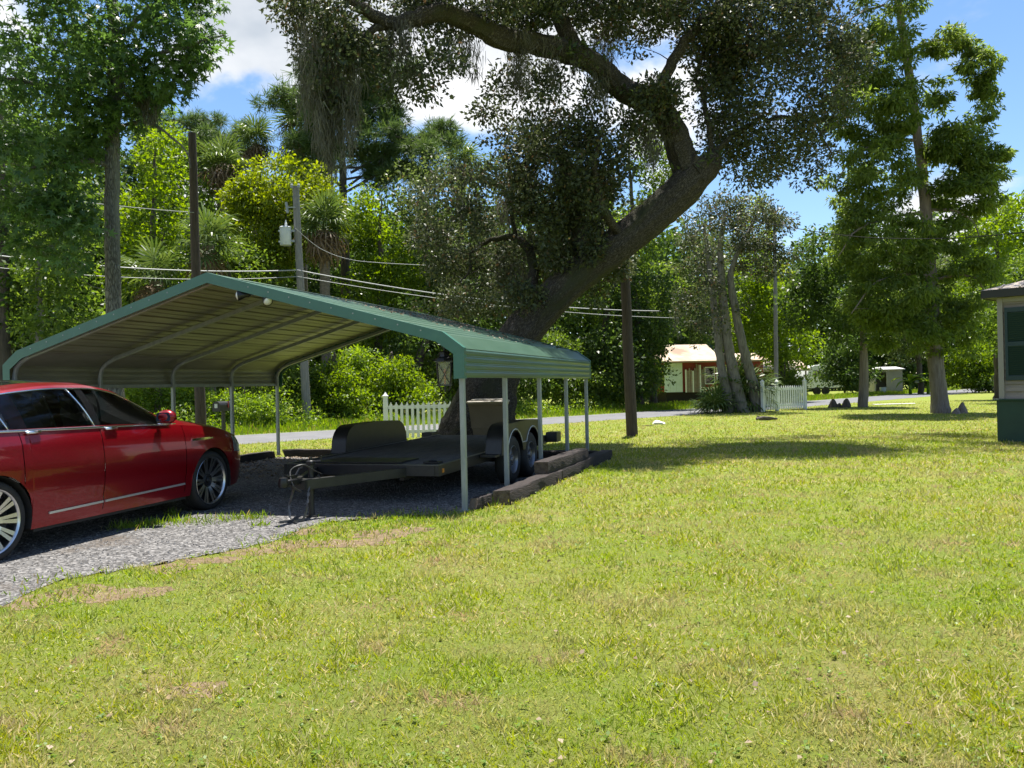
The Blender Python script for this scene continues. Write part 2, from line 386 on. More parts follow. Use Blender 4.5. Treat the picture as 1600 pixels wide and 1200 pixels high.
M['asphalt'] = mat('grey_asphalt', (0.105, 0.106, 0.113), 0.9, 0, (0.140, 0.140, 0.147), 1.2, 6, bump=0.2, bscale=60, space='World')
M['glass_dark'] = mat('tinted_glass', (0.01, 0.012, 0.013), 0.03, 0.0, spec=0.6)
# leaves
M['l_oak'] = leafmat('live_oak_leaf', (0.032, 0.046, 0.020), (0.092, 0.112, 0.050), 0.34, 0.46, dry=(.12, .085, .045), dryf=.05, spec=.4)
M['l_gum'] = leafmat('sweetgum_leaf', (0.045, 0.095, 0.024), (0.105, 0.185, 0.050), 0.48, 0.38, spec=.45)
M['l_bright'] = leafmat('bright_green_leaf', (0.090, 0.160, 0.018), (0.175, 0.255, 0.036), 0.60, 0.45)
M['l_lime'] = leafmat('yellow_green_leaf', (0.120, 0.175, 0.020), (0.215, 0.270, 0.038), 0.58, 0.45)
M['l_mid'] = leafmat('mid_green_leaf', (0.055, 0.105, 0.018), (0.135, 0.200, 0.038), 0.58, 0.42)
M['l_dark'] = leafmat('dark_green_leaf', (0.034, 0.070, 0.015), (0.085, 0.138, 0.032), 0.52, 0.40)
M['l_olive'] = leafmat('dull_olive_leaf', (0.050, 0.078, 0.024), (0.110, 0.150, 0.046), 0.52, 0.45, dry=(.14, .12, .05), dryf=.03)
M['l_pine'] = leafmat('pine_needle', (0.045, 0.085, 0.026), (0.105, 0.160, 0.045), 0.35, 0.5)
M['l_cyp'] = leafmat('cypress_needle', (0.080, 0.135, 0.026), (0.165, 0.225, 0.055), 0.60, 0.5)
M['l_palm'] = leafmat('palm_blade', (0.060, 0.105, 0.025), (0.115, 0.165, 0.045), 0.30, 0.38)
M['l_palmdry'] = leafmat('dry_palm_blade', (0.13, 0.085, 0.045), (0.22, 0.16, 0.09), 0.25, 0.6)
M['l_weed'] = leafmat('weed_leaf', (0.100, 0.180, 0.020), (0.205, 0.300, 0.050), 0.55, 0.45)
M['moss'] = leafmat('spanish_moss', (0.085, 0.082, 0.064), (0.17, 0.165, 0.130), 0.35, 0.9, spec=.1)
M['l_grass'] = leafmat('lawn_blade', (0.160, 0.215, 0.010), (0.310, 0.335, 0.036), 0.42, 0.5, dry=(0.50, 0.44, 0.23), dryf=.24, spec=.3, patches=(((.18, .305, .016), .45, .52, .08, .6), ((.37, .33, .15), 1.1, .55, .07, .8), ((.38, .28, .17), 1.9, .62, .05, .85)))
M['l_verge'] = leafmat('tall_verge_grass', (0.110, 0.200, 0.018), (0.210, 0.310, 0.040), 0.48, 0.5, dry=(0.26, 0.22, 0.08), dryf=.10)
M['litter'] = leafmat('dry_leaf_litter', (0.16, 0.11, 0.07), (0.30, 0.24, 0.17), 0.1, 0.8)

# ================================================================== the ground
def ground_material():
    m = bpy.data.materials.new('lawn_ground'); m.use_nodes = True; nt = m.node_tree; N = nt.nodes; L = nt.links
    b = N['Principled BSDF']; b.inputs['Roughness'].default_value = 0.95; b.inputs['Specular IOR Level'].default_value = 0.15
    g = N.new('ShaderNodeNewGeometry')
    def noise(s, d, r=0.6):
        n = N.new('ShaderNodeTexNoise'); n.inputs['Scale'].default_value = s; n.inputs['Detail'].default_value = d; n.inputs['Roughness'].default_value = r
        L.new(g.outputs['Position'], n.inputs['Vector']); return n.outputs['Fac']
    def ramp(f, p0, c0, p1, c1):
        r = N.new('ShaderNodeValToRGB'); e = r.color_ramp.elements; e[0].position = p0; e[0].color = (*c0, 1); e[1].position = p1; e[1].color = (*c1, 1)
        L.new(f, r.inputs[0]); return r.outputs[0]
    def mix(f, a, c):
        x = N.new('ShaderNodeMix'); x.data_type = 'RGBA'; L.new(f, x.inputs[0]); L.new(a, x.inputs[6])
        if isinstance(c, tuple): x.inputs[7].default_value = (*c, 1)
        else: L.new(c, x.inputs[7])
        return x.outputs[2]
    def rng_(f, a, c):
        q = N.new('ShaderNodeMapRange'); q.inputs['From Min'].default_value = a; q.inputs['From Max'].default_value = c; L.new(f, q.inputs['Value']); return q.outputs[0]
    fine = ramp(noise(38, 6, .75), .30, (0.10, 0.125, 0.02), .72, (0.26, 0.28, 0.065))
    broad = ramp(noise(0.28, 6), .36, (0.12, 0.19, 0.018), .66, (0.23, 0.25, 0.05))
    c = mix(rng_(noise(9, 3), .3, .7), fine, broad)
    c = mix(rng_(noise(0.9, 6, .65), .56, .70), c, (0.275, 0.22, 0.095))          # straw-coloured dry patches
    c = mix(rng_(noise(1.7, 8, .7), .665, .72), c, (0.20, 0.135, 0.075))           # bare earth
    L.new(c, b.inputs['Base Color'])
    bp = N.new('ShaderNodeBump'); bp.inputs['Strength'].default_value = 0.9; bp.inputs['Distance'].default_value = 0.05
    L.new(noise(22, 7, .8), bp.inputs['Height']); L.new(bp.outputs[0], b.inputs['Normal'])
    return m
M['lawn'] = ground_material()
def grid_sheet(name, x0, x1, y0, y1, nx, ny, z, mt):
    mb = MB(); V = []; FS = []
    for j in range(ny + 1):
        for i in range(nx + 1): V.append((x0 + (x1 - x0) * i / nx, y0 + (y1 - y0) * j / ny, z))
    for j in range(ny):
        for i in range(nx): a = j * (nx + 1) + i; FS.append((a, a + 1, a + nx + 2, a + nx + 1))
    mb.add(V, FS); o = mb.build(name, mt); tag(o, kind='structure'); return o
ground = grid_sheet('ground', -700, 700, -120, 1400, 6, 6, 0.0, M['lawn'])
tag(ground, 'mown yellow green lawn stretching to the road and woods', 'lawn')

# road: straight two-lane strip, running away to the right beyond the yard
near = [(-60, -24.6), (-24, 6.9), (-7.2, 21.5), (1.2, 28.6), (9, 35.7), (16.2, 42.6), (28, 55.5), (46, 76), (80, 118)]
NE = spline([(p[0], p[1], 0) for p in near], 70)
def road_pt(i, off):
    t = NE[min(i + 1, len(NE) - 1)] - NE[max(i - 1, 0)]; t = t / np.linalg.norm(t); nrm = np.array([-t[1], t[0], 0]); return NE[i] + nrm * off
ROADW = 4.3
def road_mesh():
    rg = random.Random(5); mb = MB(); V = []; FS = []; n = len(NE); offs = [0, .12, ROADW / 2, ROADW - .12, ROADW]
    for i in range(n):
        for k, o in enumerate(offs):
            p = road_pt(i, o + (rg.uniform(-.10, .10) if k in (0, 4) else 0)); V.append((p[0], p[1], 0.012 if k in (1, 2, 3) else 0.004))
    for i in range(n - 1):
        for k in range(4): FS.append((i * 5 + k, i * 5 + k + 1, i * 5 + k + 6, i * 5 + k + 5))
    mb.add(V, FS); return mb
road = road_mesh().build('road', M['asphalt']); tag(road, 'narrow grey asphalt road running past the yard', 'road', kind='structure')
def near_edge(x):  # y of the road's near edge at x
    return np.interp(x, NE[:, 0], NE[:, 1])

# gravel drive and carport floor
M['gravel'] = None
def gravel_material():
    m = bpy.data.materials.new('crushed_grey_gravel'); m.use_nodes = True; nt = m.node_tree; N = nt.nodes; L = nt.links
    b = N['Principled BSDF']; b.inputs['Roughness'].default_value = 0.9; b.inputs['Specular IOR Level'].default_value = 0.2
    g = N.new('ShaderNodeNewGeometry')
    v = N.new('ShaderNodeTexVoronoi'); v.inputs['Scale'].default_value = 42; L.new(g.outputs['Position'], v.inputs['Vector'])
    r = N.new('ShaderNodeValToRGB'); e = r.color_ramp.elements; e[0].position = 0; e[0].color = (.050, .048, .046, 1); e[1].position = 1; e[1].color = (.27, .26, .25, 1)
    e2 = e.new(.6); e2.color = (.125, .121, .118, 1)
    sx = N.new('ShaderNodeSeparateXYZ'); L.new(v.outputs['Color'], sx.inputs[0]); L.new(sx.outputs[0], r.inputs[0])
    n = N.new('ShaderNodeTexNoise'); n.inputs['Scale'].default_value = 1.1; n.inputs['Detail'].default_value = 6; L.new(g.outputs['Position'], n.inputs['Vector'])
    mr = N.new('ShaderNodeMapRange'); mr.inputs['From Min'].default_value = .58; mr.inputs['From Max'].default_value = .75; L.new(n.outputs['Fac'], mr.inputs['Value'])
    x = N.new('ShaderNodeMix'); x.data_type = 'RGBA'; L.new(mr.outputs[0], x.inputs[0]); L.new(r.outputs[0], x.inputs[6]); x.inputs[7].default_value = (.10, .082, .065, 1)
    L.new(x.outputs[2], b.inputs['Base Color'])
    bp = N.new('ShaderNodeBump'); bp.inputs['Strength'].default_value = 1.0; bp.inputs['Distance'].default_value = 0.02
    L.new(v.outputs['Distance'], bp.inputs['Height']); L.new(bp.outputs[0], b.inputs['Normal'])
    return m
M['gravel'] = gravel_material()
edge_px = [(-160, 1010), (-60, 970), (0, 950), (50, 925), (105, 903), (170, 896), (240, 884), (300, 872), (370, 860), (430, 845), (470, 828), (500, 818), (560, 812), (640, 806), (728, 804)]
GRAVEL = []
_rg = random.Random(2)
for a, b in zip(edge_px[:-1], edge_px[1:]):
    for k in range(7):
        t = k / 7; p = gp(a[0] + (b[0] - a[0]) * t, a[1] + (b[1] - a[1]) * t)
        GRAVEL.append((p.x, p.y + _rg.uniform(-.09, .09)))
GRAVEL += [(-.50, 9.0), (1.42, 14.95), (-4.95, 17.0), (-5.6, 16.6), (-7.4, 11.6), (-9.5, 8.5), (-16, 4), (-16, -6), (-9, -4)]
def poly_sheet(name, poly, z, mt):
    me = bpy.data.meshes.new(name); bm = bmesh.new(); vs_ = [bm.verts.new((p[0], p[1], z)) for p in poly]
    f = bm.faces.new(vs_); bmesh.ops.triangulate(bm, faces=[f]); bmesh.ops.recalc_face_normals(bm, faces=bm.faces)
    if bm.faces and bm.faces[:][0].normal.z < 0: bmesh.ops.reverse_faces(bm, faces=bm.faces)
    bm.to_mesh(me); bm.free(); o = link(name, me, mt); return tag(o, kind='structure')
drive = poly_sheet('driveway', GRAVEL, 0.006, M['gravel']); tag(drive, 'grey crushed gravel driveway under car and carport', 'driveway')
# loose stones
def loose_stones():
    rng = np.random.default_rng(11); n = 26000
    x = rng.uniform(-7.5, 1.4, n); y = 3.6 + rng.random(n) ** 1.3 * 10.5
    k = (in_poly(GRAVEL, x, y) | (in_poly(GRAVEL, x, y + .16 * rng.random(n)) & (rng.random(n) < .6))) & (np.abs(x) < .75 * y + .6); x = x[k]; y = y[k]; n = len(x)
    s = rng.uniform(.005, .012, n) * (1 + .5 * (rng.random(n) > .96)); V0 = np.array([(1, 0, 0), (-.5, .87, 0), (-.5, -.87, 0), (.1, .1, .8)])
    F0 = np.array([(0, 1, 3), (1, 2, 3), (2, 0, 3)])
    a = rng.uniform(0, 2 * PI, n); ca, sa = np.cos(a), np.sin(a)
    jit = 1 + rng.uniform(-.35, .35, (n, 4, 3)); P = V0[None] * jit * s[:, None, None]
    Q = np.empty_like(P); Q[..., 0] = P[..., 0] * ca[:, None] - P[..., 1] * sa[:, None] + x[:, None]; Q[..., 1] = P[..., 0] * sa[:, None] + P[..., 1] * ca[:, None] + y[:, None]; Q[..., 2] = P[..., 2] + .007
    Fa = (F0[None] + (np.arange(n) * 4)[:, None, None]).reshape(-1, 3)
    me = bpy.data.meshes.new('loose_gravel'); me.from_pydata(Q.reshape(-1, 3).tolist(), [], Fa.tolist())
    m = leafmat('gravel_stone', (.06, .058, .058), (.26, .255, .25), 0.0, .9, spec=.2)
    o = link('loose_gravel', me, m); tag(o, 'loose grey gravel stones on the driveway', 'gravel', kind='stuff')
loose_stones()
# ================================================================== carport
ANG = R(18.23); CW = 6.75; CL = 6.34
RF = Vector((-0.532, 8.944, 0)); Td = Vector((-math.cos(ANG), math.sin(ANG), 0)); Dd = Vector((math.sin(ANG), math.cos(ANG), 0))
cp0 = RF + Td * (CW / 2)
def cpw(x, y, z=0): return cp0 - Td * x + Dd * y + Vector((0, 0, z))   # carport-local to world
zb, zf, zk, ik, za = 1.499, 1.821, 1.992, 0.24, 2.85
def build_carport():
    root = thing('carport', 'open metal carport with green ridged roof over the red car and trailer', 'carport', cp0, -ANG)
    hw = CW / 2
    # profile of the roof, right half, outside line: bottom edge, fold, kink, apex
    # --- frames (bows)
    mb = MB(); t = 0.058
    mb.box((0, 0, .78), (t, t, 1.56), ch=.006); post_me = mb.mesh('post')
    pr = MB(); 
    a = Vector((0, 0, 1.56)); b = Vector((-(ik + .02), 0, zk - .05)); c = Vector((-(hw - .06), 0, za - .055))
    fr = [0.10, CL * .25, CL * .5, CL * .75, CL - .10]
    rise = {0: 0.0, 1: 0.10, 2: .17, 3: .17, 4: .16}
    for k, y in enumerate(fr):
        for s in (-1, 1):
            z0 = rise[k] if s > 0 else (.05 if k > 1 else 0.0)
            m = MB(); m.box((s * (hw - .06), y, (1.66 + z0) / 2), (t, t, 1.66 - z0), ch=.006)
            if z0 == 0: m.box((s * (hw - .06), y, .012), (.11, .09, .024))
            m.build('post', M['galv'], root)
            m = MB(); m.tube([(s * (hw - .06), y, 1.60), (s * (hw - .065), y, 1.70), (s * (hw - .10), y, 1.80), (s * (hw - .20), y, 1.885), (s * (hw - .36), y, 1.955)], .034, 6)
            m.build('corner_bend', M['galv'], root)
            m = MB(); m.beam((s * (hw - .33), y, 1.945), (s * .0, y, za - .075), t, t, ch=.006); m.build('rafter', M['galv'], root)
            if k < 4:
                pass
    # --- eave rails
    for s in (-1, 1):
        m = MB(); m.beam((s * (hw - .045), .06, zb + .03), (s * (hw - .045), CL - .06, zb + .03), .025, .05); m.build('eave_rail', M['galv'], root)
    # --- roof and side sheets, ribbed along the length
    def sheet(p, q, nrm, name, ribs, y0=0.0, y1=CL, bow=0.0, rh=.013):
        """p, q: profile points (x, z) lower and upper; ribs: number of ribs across"""
        p = Vector((p[0], p[1])); q = Vector((q[0], q[1])); d = (q - p); L_ = d.length; d.normalize(); n = Vector(nrm)
        prof = [(0.0, 0.0)]
        for r in range(ribs):
            c_ = L_ * (r + .5) / ribs
            prof += [(c_ - .034, 0), (c_ - .016, rh), (c_ + .016, rh), (c_ + .034, 0)]
            if ribs <= 5:
                e_ = L_ * (r + 1) / ribs
                if r < ribs - 1: prof += [(e_ - .012, 0), (e_, .005), (e_ + .012, 0)]
        prof.append((L_, 0.0))
        V = []; FS = []; MI = []; ny = 7; mpr = len(prof)
        for layer in (0, 1):
            for j in range(ny):
                y = y0 + (y1 - y0) * j / (ny - 1); sag = bow * math.sin(PI * j / (ny - 1))
                for (u, h) in prof:
                    w = p + d * u + n * (h + .004 * (1 - layer)); V.append((w.x, y, w.y + sag))
        for layer in (0, 1):
            o = layer * ny * mpr
            for j in range(ny - 1):
                for k in range(mpr - 1):
                    FS.append((o + j * mpr + k, o + j * mpr + k + 1, o + (j + 1) * mpr + k + 1, o + (j + 1) * mpr + k)); MI.append(layer)
        me = bpy.data.meshes.new(name); me.from_pydata(V, [], FS); me.polygons.foreach_set('material_index', MI)
        link(name, me, [M['green_metal'], M['galv_under']], root)
    ap = (0.0, za)
    for s in (-1, 1):
        K = Vector((s * (hw - ik), zk)); A = Vector((0.0, za)); dl = (A - K); nv = Vector((-dl.y, dl.x)).normalized() if s < 0 else Vector((dl.y, -dl.x)).normalized()
        if nv.y < 0: nv = -nv
        N_ = 4
        for i in range(N_):
            a_ = K + dl * (i / N_) + nv * (.006 if i % 2 else .0); b_ = K + dl * (min(1, (i + 1) / N_ + (.012 if i < N_ - 1 else 0))) + nv * (.006 if i % 2 else .0)
            sheet(a_, b_, nv, 'roof_sheet', 3)
        f_ = Vector((s * hw, zf)); kk = K - Vector((s * .0, 0)); n2 = Vector((s * .58, .81))
        sheet(f_, kk + n2 * .004, n2, 'eave_sheet', 0)
        sheet((s * hw, zb), (s * hw, zf - .002), (s, 0), 'side_sheet', 4, rh=.009)
    # ridge cap
    m = MB(); sl = (za - zk) / (hw - ik)
    m.prism([(-.16, za - .16 * sl + .026), (0, za + .028), (.16, za - .16 * sl + .026), (.16, za - .16 * sl + .022), (0, za + .023), (-.16, za - .16 * sl + .022)], -.01, CL + .01, 'y'); m.build('ridge_cap', M['green_metal'], root)
    # --- trim along both gable ends
    def trim(y, out):
        for s in (-1, 1):
            seg = [((s * (hw + .012), zb - .01), (s * (hw + .012), zf + .012)), ((s * (hw + .012), zf + .012), (s * (hw - ik), zk + .028)),
                   ((s * (hw - ik), zk + .028), (s * (hw - ik - .30), zk + .028 + .30 * sl)), ((s * (hw - ik - .30), zk + .0285 + .30 * sl), (0, za + .032))]
            for n_, (p, q) in enumerate(seg):
                p = Vector(p); q = Vector(q); d = (q - p).normalized(); nn = Vector((-d.y, d.x)) * s      # points outward / up
                if nn.y < 0 or (n_ == 0 and nn.x * s < 0): nn = -nn
                wd = .125; m = MB(); th = .006 + .0015 * n_
                i0 = p - nn * wd; i1 = q - nn * wd
                if n_ == 3: i1 = Vector((0, q.y - wd * 1.03))
                if n_ == 2: i0 = Vector((s * (hw - ik - .085), p.y - wd * .86))
                if n_ == 1: i1 = Vector((s * (hw - ik - .085), q.y - wd * .86)); i0 = Vector((s * (hw + .012 - wd), p.y - .065))
                if n_ == 0: i1 = Vector((s * (hw + .012 - wd), q.y - .065))
                m.prism([tuple(p), tuple(q), tuple(i1), tuple(i0)], y, y + out * th, 'y')
                # return flange over the sheets
                m.prism([tuple(p), tuple(q), tuple(q - nn * .005), tuple(p - nn * .005)], y - out * .07, y + out * .001, 'y')
                m.build('end_trim', M['trim_green'], root)
    trim(-.012, -1); trim(CL + .012, 1)
    # wind-blown leaves lying on the rear of the right slope, screw heads along the eave
    rng = np.random.default_rng(8); n = 1500; x = rng.uniform(.05, hw - ik - .1, n); y = CL * (1 - rng.random(n) ** 1.6 * .62); k = rng.random(n) < .35 + .65 * (x < 1.2); x = x[k]; y = y[k]; n = len(x)
    d = rng.normal(size=(n, 3)); d[:, 2] = d[:, 0] * -sl * .9; nr = np.tile([sl, 0, 1.0], (n, 1)) + rng.normal(size=(n, 3)) * .15
    lf = link('roof_litter', leaf_mesh('roof_litter', np.stack([x, y, za - x * sl + .016 + rng.uniform(0, .01, n)], 1), d, nr, rng.uniform(.03, .07, n), 'oval'), M['litter'], root); lf['kind'] = 'stuff'
    m = MB()
    for z in (zb + .05, zf - .05):
        for yy in np.linspace(.2, CL - .2, 16): m.box((hw + .006, yy, z), (.008, .016, .016))
    for q in np.linspace(.6, hw - .5, 9):
        for sg in (-1, 1): m.box((sg * q, -.021, za - q * sl - .02), (.016, .008, .016))
    sc_ = m.build('screws', M['galv'], root); sc_['kind'] = 'stuff'
    return root
build_carport()

# twin flood lamp under the front of the roof
def build_flood():
    root = thing('flood_lamp', 'black twin spotlight fixture under the front peak of the carport roof', 'lamp', cpw(.66, .12, 2.57), -ANG)
    m = MB(); m.box((0, -.02, .045), (.14, .09, .05), ch=.01); m.box((0, -.02, .085), (.05, .05, .05)); m.build('base', M['black_plastic'], root)
    glass = mat('lamp_glass', (0.75, 0.75, 0.72), .25, 0)
    for s, d in ((-1, Vector((-.72, -.45, -.10))), (1, Vector((.62, -.35, -.52)))):
        d.normalize(); q = d.to_track_quat('Z', 'Y').to_matrix().to_4x4(); b = Vector((s * .06, -.03, .02))
        m = MB(); m.tube([b - Vector((s * .03, 0, 0)), b + d * .05], .014, 6)
        m.lathe([(.018, .04), (.028, .06), (.032, .10), (.06, .17), (.064, .19), (.058, .188)], 14, Matrix.Translation(b) @ q); h = m.build('lamp_head', M['black_plastic'], root, True, 40)
        m = MB(); m.lathe([(.001, .212), (.025, .21), (.045, .20), (.057, .184), (.03, .12), (.001, .11)], 14, Matrix.Translation(b) @ q); m.build('bulb', glass, h, True)
build_flood()

# lantern at the front right corner
def build_lantern():
    L0 = at(694, 545, 9.2); base_z = 1.39
    root = thing('lantern', 'black caged lantern with glass sides hanging at the carport corner', 'lantern', (L0.x, L0.y, base_z), -ANG + .35)
    W_ = .082; h0, h1 = .03, .30
    m = MB()
    for sx in (-1, 1):
        for sy in (-1, 1): m.beam((sx * W_ * .82, sy * W_ * .82, h0), (sx * W_, sy * W_, h1), .014, .014)
    m.box((0, 0, h0), (W_ * 1.9, W_ * 1.9, .018)); m.box((0, 0, h1), (W_ * 2.25, W_ * 2.25, .016))
    for k in range(4):
        Mx = Matrix.Rotation(k * PI / 2, 3, 'Z')
        m.beam(Mx @ Vector((-W_ * .82, -W_ * .85, h0)), Mx @ Vector((W_, -W_ * 1.02, h1)), .008, .008); m.beam(Mx @ Vector((W_ * .82, -W_ * .85, h0)), Mx @ Vector((-W_, -W_ * 1.02, h1)), .008, .008)
    for sx in (-1, 1):
        for sy in (-1, 1): m.tube([(sx * W_ * .8, sy * W_ * .8, .02), (sx * W_ * .5, sy * W_ * .5, -.03)], .006, 5)
    m.tube([(0, 0, .02), (0, 0, -.05)], .012, 6)
    m.build('cage', M['black_steel'], root)
    m = MB(); m.lathe([(W_ * 1.55, h1 + .006), (W_ * 1.3, h1 + .035), (.065, h1 + .055), (.058, h1 + .085), (.066, h1 + .088), (.066, h1 + .10), (.045, h1 + .115), (.012, h1 + .125)], 8); cap = m.build('cap', M['black_steel'], root)
    m = MB(); m.tube([(0, 0, h1 + .12), (0, 0, h1 + .17), (.10, .09, h1 + .23)], .009, 6); m.build('hanger', M['black_steel'], root)
    gl = mat('lantern_glass', (.5, .5, .44), .25, 0); gl.node_tree.nodes['Principled BSDF'].inputs['Transmission Weight'].default_value = .75
    for k in range(4):
        Mx = Matrix.Rotation(k * PI / 2, 3, 'Z'); m = MB()
        P = [Mx @ Vector(p) for p in ((-W_ * .74, -W_ * .76, h0 + .01), (W_ * .74, -W_ * .76, h0 + .01), (W_ * .9, -W_ * .93, h1 - .008), (-W_ * .9, -W_ * .93, h1 - .008))]
        m.add(P, [(0, 1, 2, 3)]); m.build('pane', gl, root)
    m = MB(); m.lathe([(.010, h0 + .01), (.010, h0 + .13), (.015, h0 + .15), (.012, h0 + .17), (.003, h0 + .19)], 8)
    m.build('bulb', mat('amber_bulb', (.6, .22, .09), .3, emit=(1.0, .25, .06, .05)), root, True)
build_lantern()

# ================================================================== flatbed trailer
def build_trailer():
    fr = gp(686, 729, .46); yaw = R(18.3)
    ax = Vector((math.cos(yaw), -math.sin(yaw), 0)); ay = Vector((math.sin(yaw), math.cos(yaw), 0))
    W_ = 2.14; Lt = 4.9; o = fr - ax * (W_ / 2); o.z = 0
    root = thing('flatbed_trailer', 'black tandem axle flatbed car trailer parked under the carport', 'trailer', o, -yaw)
    bs = M['black_steel']
    zd = lambda y: .46 + .012 * y
    # deck: boards running lengthwise
    nb = 11
    for i in range(nb):
        x0 = -W_ / 2 + .06 + (W_ - .12) * i / nb; x1 = -W_ / 2 + .06 + (W_ - .12) * (i + 1) / nb - .006
        m = MB(); m.beam(((x0 + x1) / 2, .07, zd(.07) - .02), ((x0 + x1) / 2, Lt - .05, zd(Lt) - .02), x1 - x0, .04); m.build('deck_board', M['deck'], root)
    m = MB()
    for s in (-1, 1): m.beam((s * (W_ / 2 - .03), 0, zd(0) - .055), (s * (W_ / 2 - .03), Lt, zd(Lt) - .055), .055, .13, ch=.004)
    m.build('side_rail', bs, root)
    m = MB(); m.box((0, .03, zd(0) - .055), (W_ - .115, .055, .13), ch=.004); m.build('front_rail', bs, root)
    m = MB(); m.box((0, Lt - .03, zd(Lt) - .06), (W_ - .115, .06, .12), ch=.004); m.build('rear_rail', bs, root)
    edge = mat('worn_steel_edge', (.16, .16, .16), .35, .7)
    m = MB(); m.box((0, .03, zd(0) + .013), (W_, .05, .006)); m.build('edge_strip', edge, root)
    m = MB()
    for s in (-1, 1): m.beam((s * (W_ / 2 - .027), .06, zd(.06) + .012), (s * (W_ / 2 - .027), Lt, zd(Lt) + .012), .05, .005)
    m.build('edge_strip', edge, root)
    m = MB()
    for s in (-1, 1): m.beam((s * .55, .06, zd(0) - .13), (s * .55, Lt, zd(Lt) - .13), .06, .10)
    for k in range(7): m.box((0, .5 + k * .68, zd(.5 + k * .68) - .10), (W_ - .12, .05, .06))
    m.build('under_frame', bs, root)
    # tongue
    m = MB()
    for s in (-1, 1): m.beam((s * .62, .02, .385), (s * .05, -1.28, .385), .055, .115, ch=.005)
    m.box((0, -1.22, .385), (.17, .2, .10)); m.build('tongue', bs, root)
    m = MB(); m.box((0, -1.43, .43), (.085, .30, .07), ch=.012); m.lathe([(.0, -.045), (.05, -.045), (.055, .0), (.045, .05), (.0, .06)], 12, Matrix.Translation((0, -1.585, .44))); m.box((0, -1.43, .485), (.03, .16, .03)); m.tube([(0, -1.36, .49), (.01, -1.30, .56), (.03, -1.27, .57)], .011, 6)
    m.build('coupler', mat('worn_black_steel', (.02, .02, .022), .3, .4), root, True, 40)
    m = MB(); m.tube([(.0, -1.06, .02), (.0, -1.06, .60)], .032, 10); m.tube([(.0, -1.06, .02), (0, -1.06, .0)], .07, 10); m.box((0, -1.06, .60), (.08, .08, .05), ch=.01); m.tube([(.0, -1.06, .61), (.13, -1.06, .62), (.135, -1.06, .68)], .011, 6); m.tube([(.0, -1.06, .60), (0, -1.06, .66)], .02, 8)
    m.build('jack', bs, root, True, 40)
    ch_ = mat('chain_steel', (.12, .12, .12), .4, .8)
    for s in (-1, 1):
        m = MB(); P = spline([(s * .09, -1.25, .35), (s * .11, -1.32, .16), (s * .08, -1.36, .03), (s * .03, -1.44, .02), (s * .10, -1.52, .02)], 26)
        for k in range(25):
            a = Vector(P[k]); b = Vector(P[k + 1]); c = (a + b) / 2; q = (b - a).to_track_quat('X', 'Z').to_matrix().to_4x4() @ Matrix.Rotation(PI / 2 * (k % 2), 4, 'X')
            m.add([Matrix.Translation(c) @ q @ Vector(v) for v in ((-.022, -.012, -.004), (.022, -.012, -.004), (.022, .012, -.004), (-.022, .012, -.004), (-.022, -.012, .004), (.022, -.012, .004), (.022, .012, .004), (-.022, .012, .004))], [(0, 1, 2, 3), (4, 5, 6, 7), (0, 1, 5, 4), (2, 3, 7, 6), (0, 3, 7, 4), (1, 2, 6, 5)])
        m.build('safety_chain', ch_, root)
    m = MB(); m.tube(spline([(.05, -.9, .45), (.10, -1.15, .52), (.06, -1.3, .60), (-.02, -1.42, .55), (.06, -1.5, .40), (.08, -1.38, .32)], 20), .009, 6); m.build('wiring', M['black_plastic'], root, True)
    # hatch plates and tie-downs on the front of the deck
    m = MB(); m.box((-.12, .46, zd(.46) + .014), (1.15, .62, .018), ch=.004); m.build('hatch', bs, root)
    for s in (-1, 1):
        m = MB(); m.box((s * .86, .30, zd(.3) + .016), (.20, .16, .022), ch=.006); m.tube([(s * .86 + .05 * math.cos(a), .30 + .05 * math.sin(a), zd(.3) + .034) for a in np.linspace(0, 2 * PI, 13)], .008, 5, cap=False); m.build('tie_down', bs, root)
    # fenders, wheels
    y0, y1 = 1.55, 3.62; yc = [2.16, 3.02]
    strip = mat('silver_pinstripe', (.5, .5, .5), .4)
    for s in (-1, 1):
        xi = s * (W_ / 2 + .012); xo = s * (W_ / 2 + .25)
        top = .87
        prof = [(y0, .45)] + [(y0 + .36 - .33 * math.cos(a), top - .30 + .30 * math.sin(a)) for a in np.linspace(.05, PI / 2, 8)] + [((y0 + y1) / 2, top + .012)] + [(y1 - .36 + .33 * math.cos(a), top - .30 + .30 * math.sin(a)) for a in np.linspace(PI / 2, .05, 8)] + [(y1, .45)]
        m = MB(); n = len(prof)
        V = [(x, p, q) for x in (xi, xo) for (p, q) in prof] + [(x, p + (.02 if p < 2.6 else -.02), q - .02) for x in (xi, xo) for (p, q) in prof]
        FS = []
        for k in range(n - 1): FS += [(k, k + 1, n + k + 1, n + k), (2 * n + k, 2 * n + k + 1, 3 * n + k + 1, 3 * n + k)]
        m.add(V, FS)
        # outer skirt with two wheel openings and a valley between them
        lower = [(y0, .45)]
        for c in yc:
            for a in np.linspace(PI, 0, 13): lower.append((c + .385 * math.cos(a), max(.45, .34 + .42 * math.sin(a))))
        lower.append((y1, .45))
        lower = [lower[0]] + [p for p in lower[1:-1] if y0 < p[0] < y1] + [lower[-1]]
        poly = prof + lower[::-1][1:-1]
        m.prism(poly, xo - s * .012, xo, 'x')
        m.prism([(y0 + .03, .42), *prof[1:-1], (y1 - .03, .42)], xi, xi + s * .01, 'x')
        fd = m.build('fender', bs, root, True, 35)
        m = MB(); line = [(xo + s * .004, p, q) for (p, q) in lower if q > .47]; m.tube([(p[0], p[1], p[2] + .02) for p in line], .008, 4); m.build('pinstripe', strip, fd)
        for ys in (3.74, y0 - .10):
            m = MB(); m.box((s * (W_ / 2 + .12), ys, .46), (.22, .20, .03)); m.build('step_plate', bs, root)
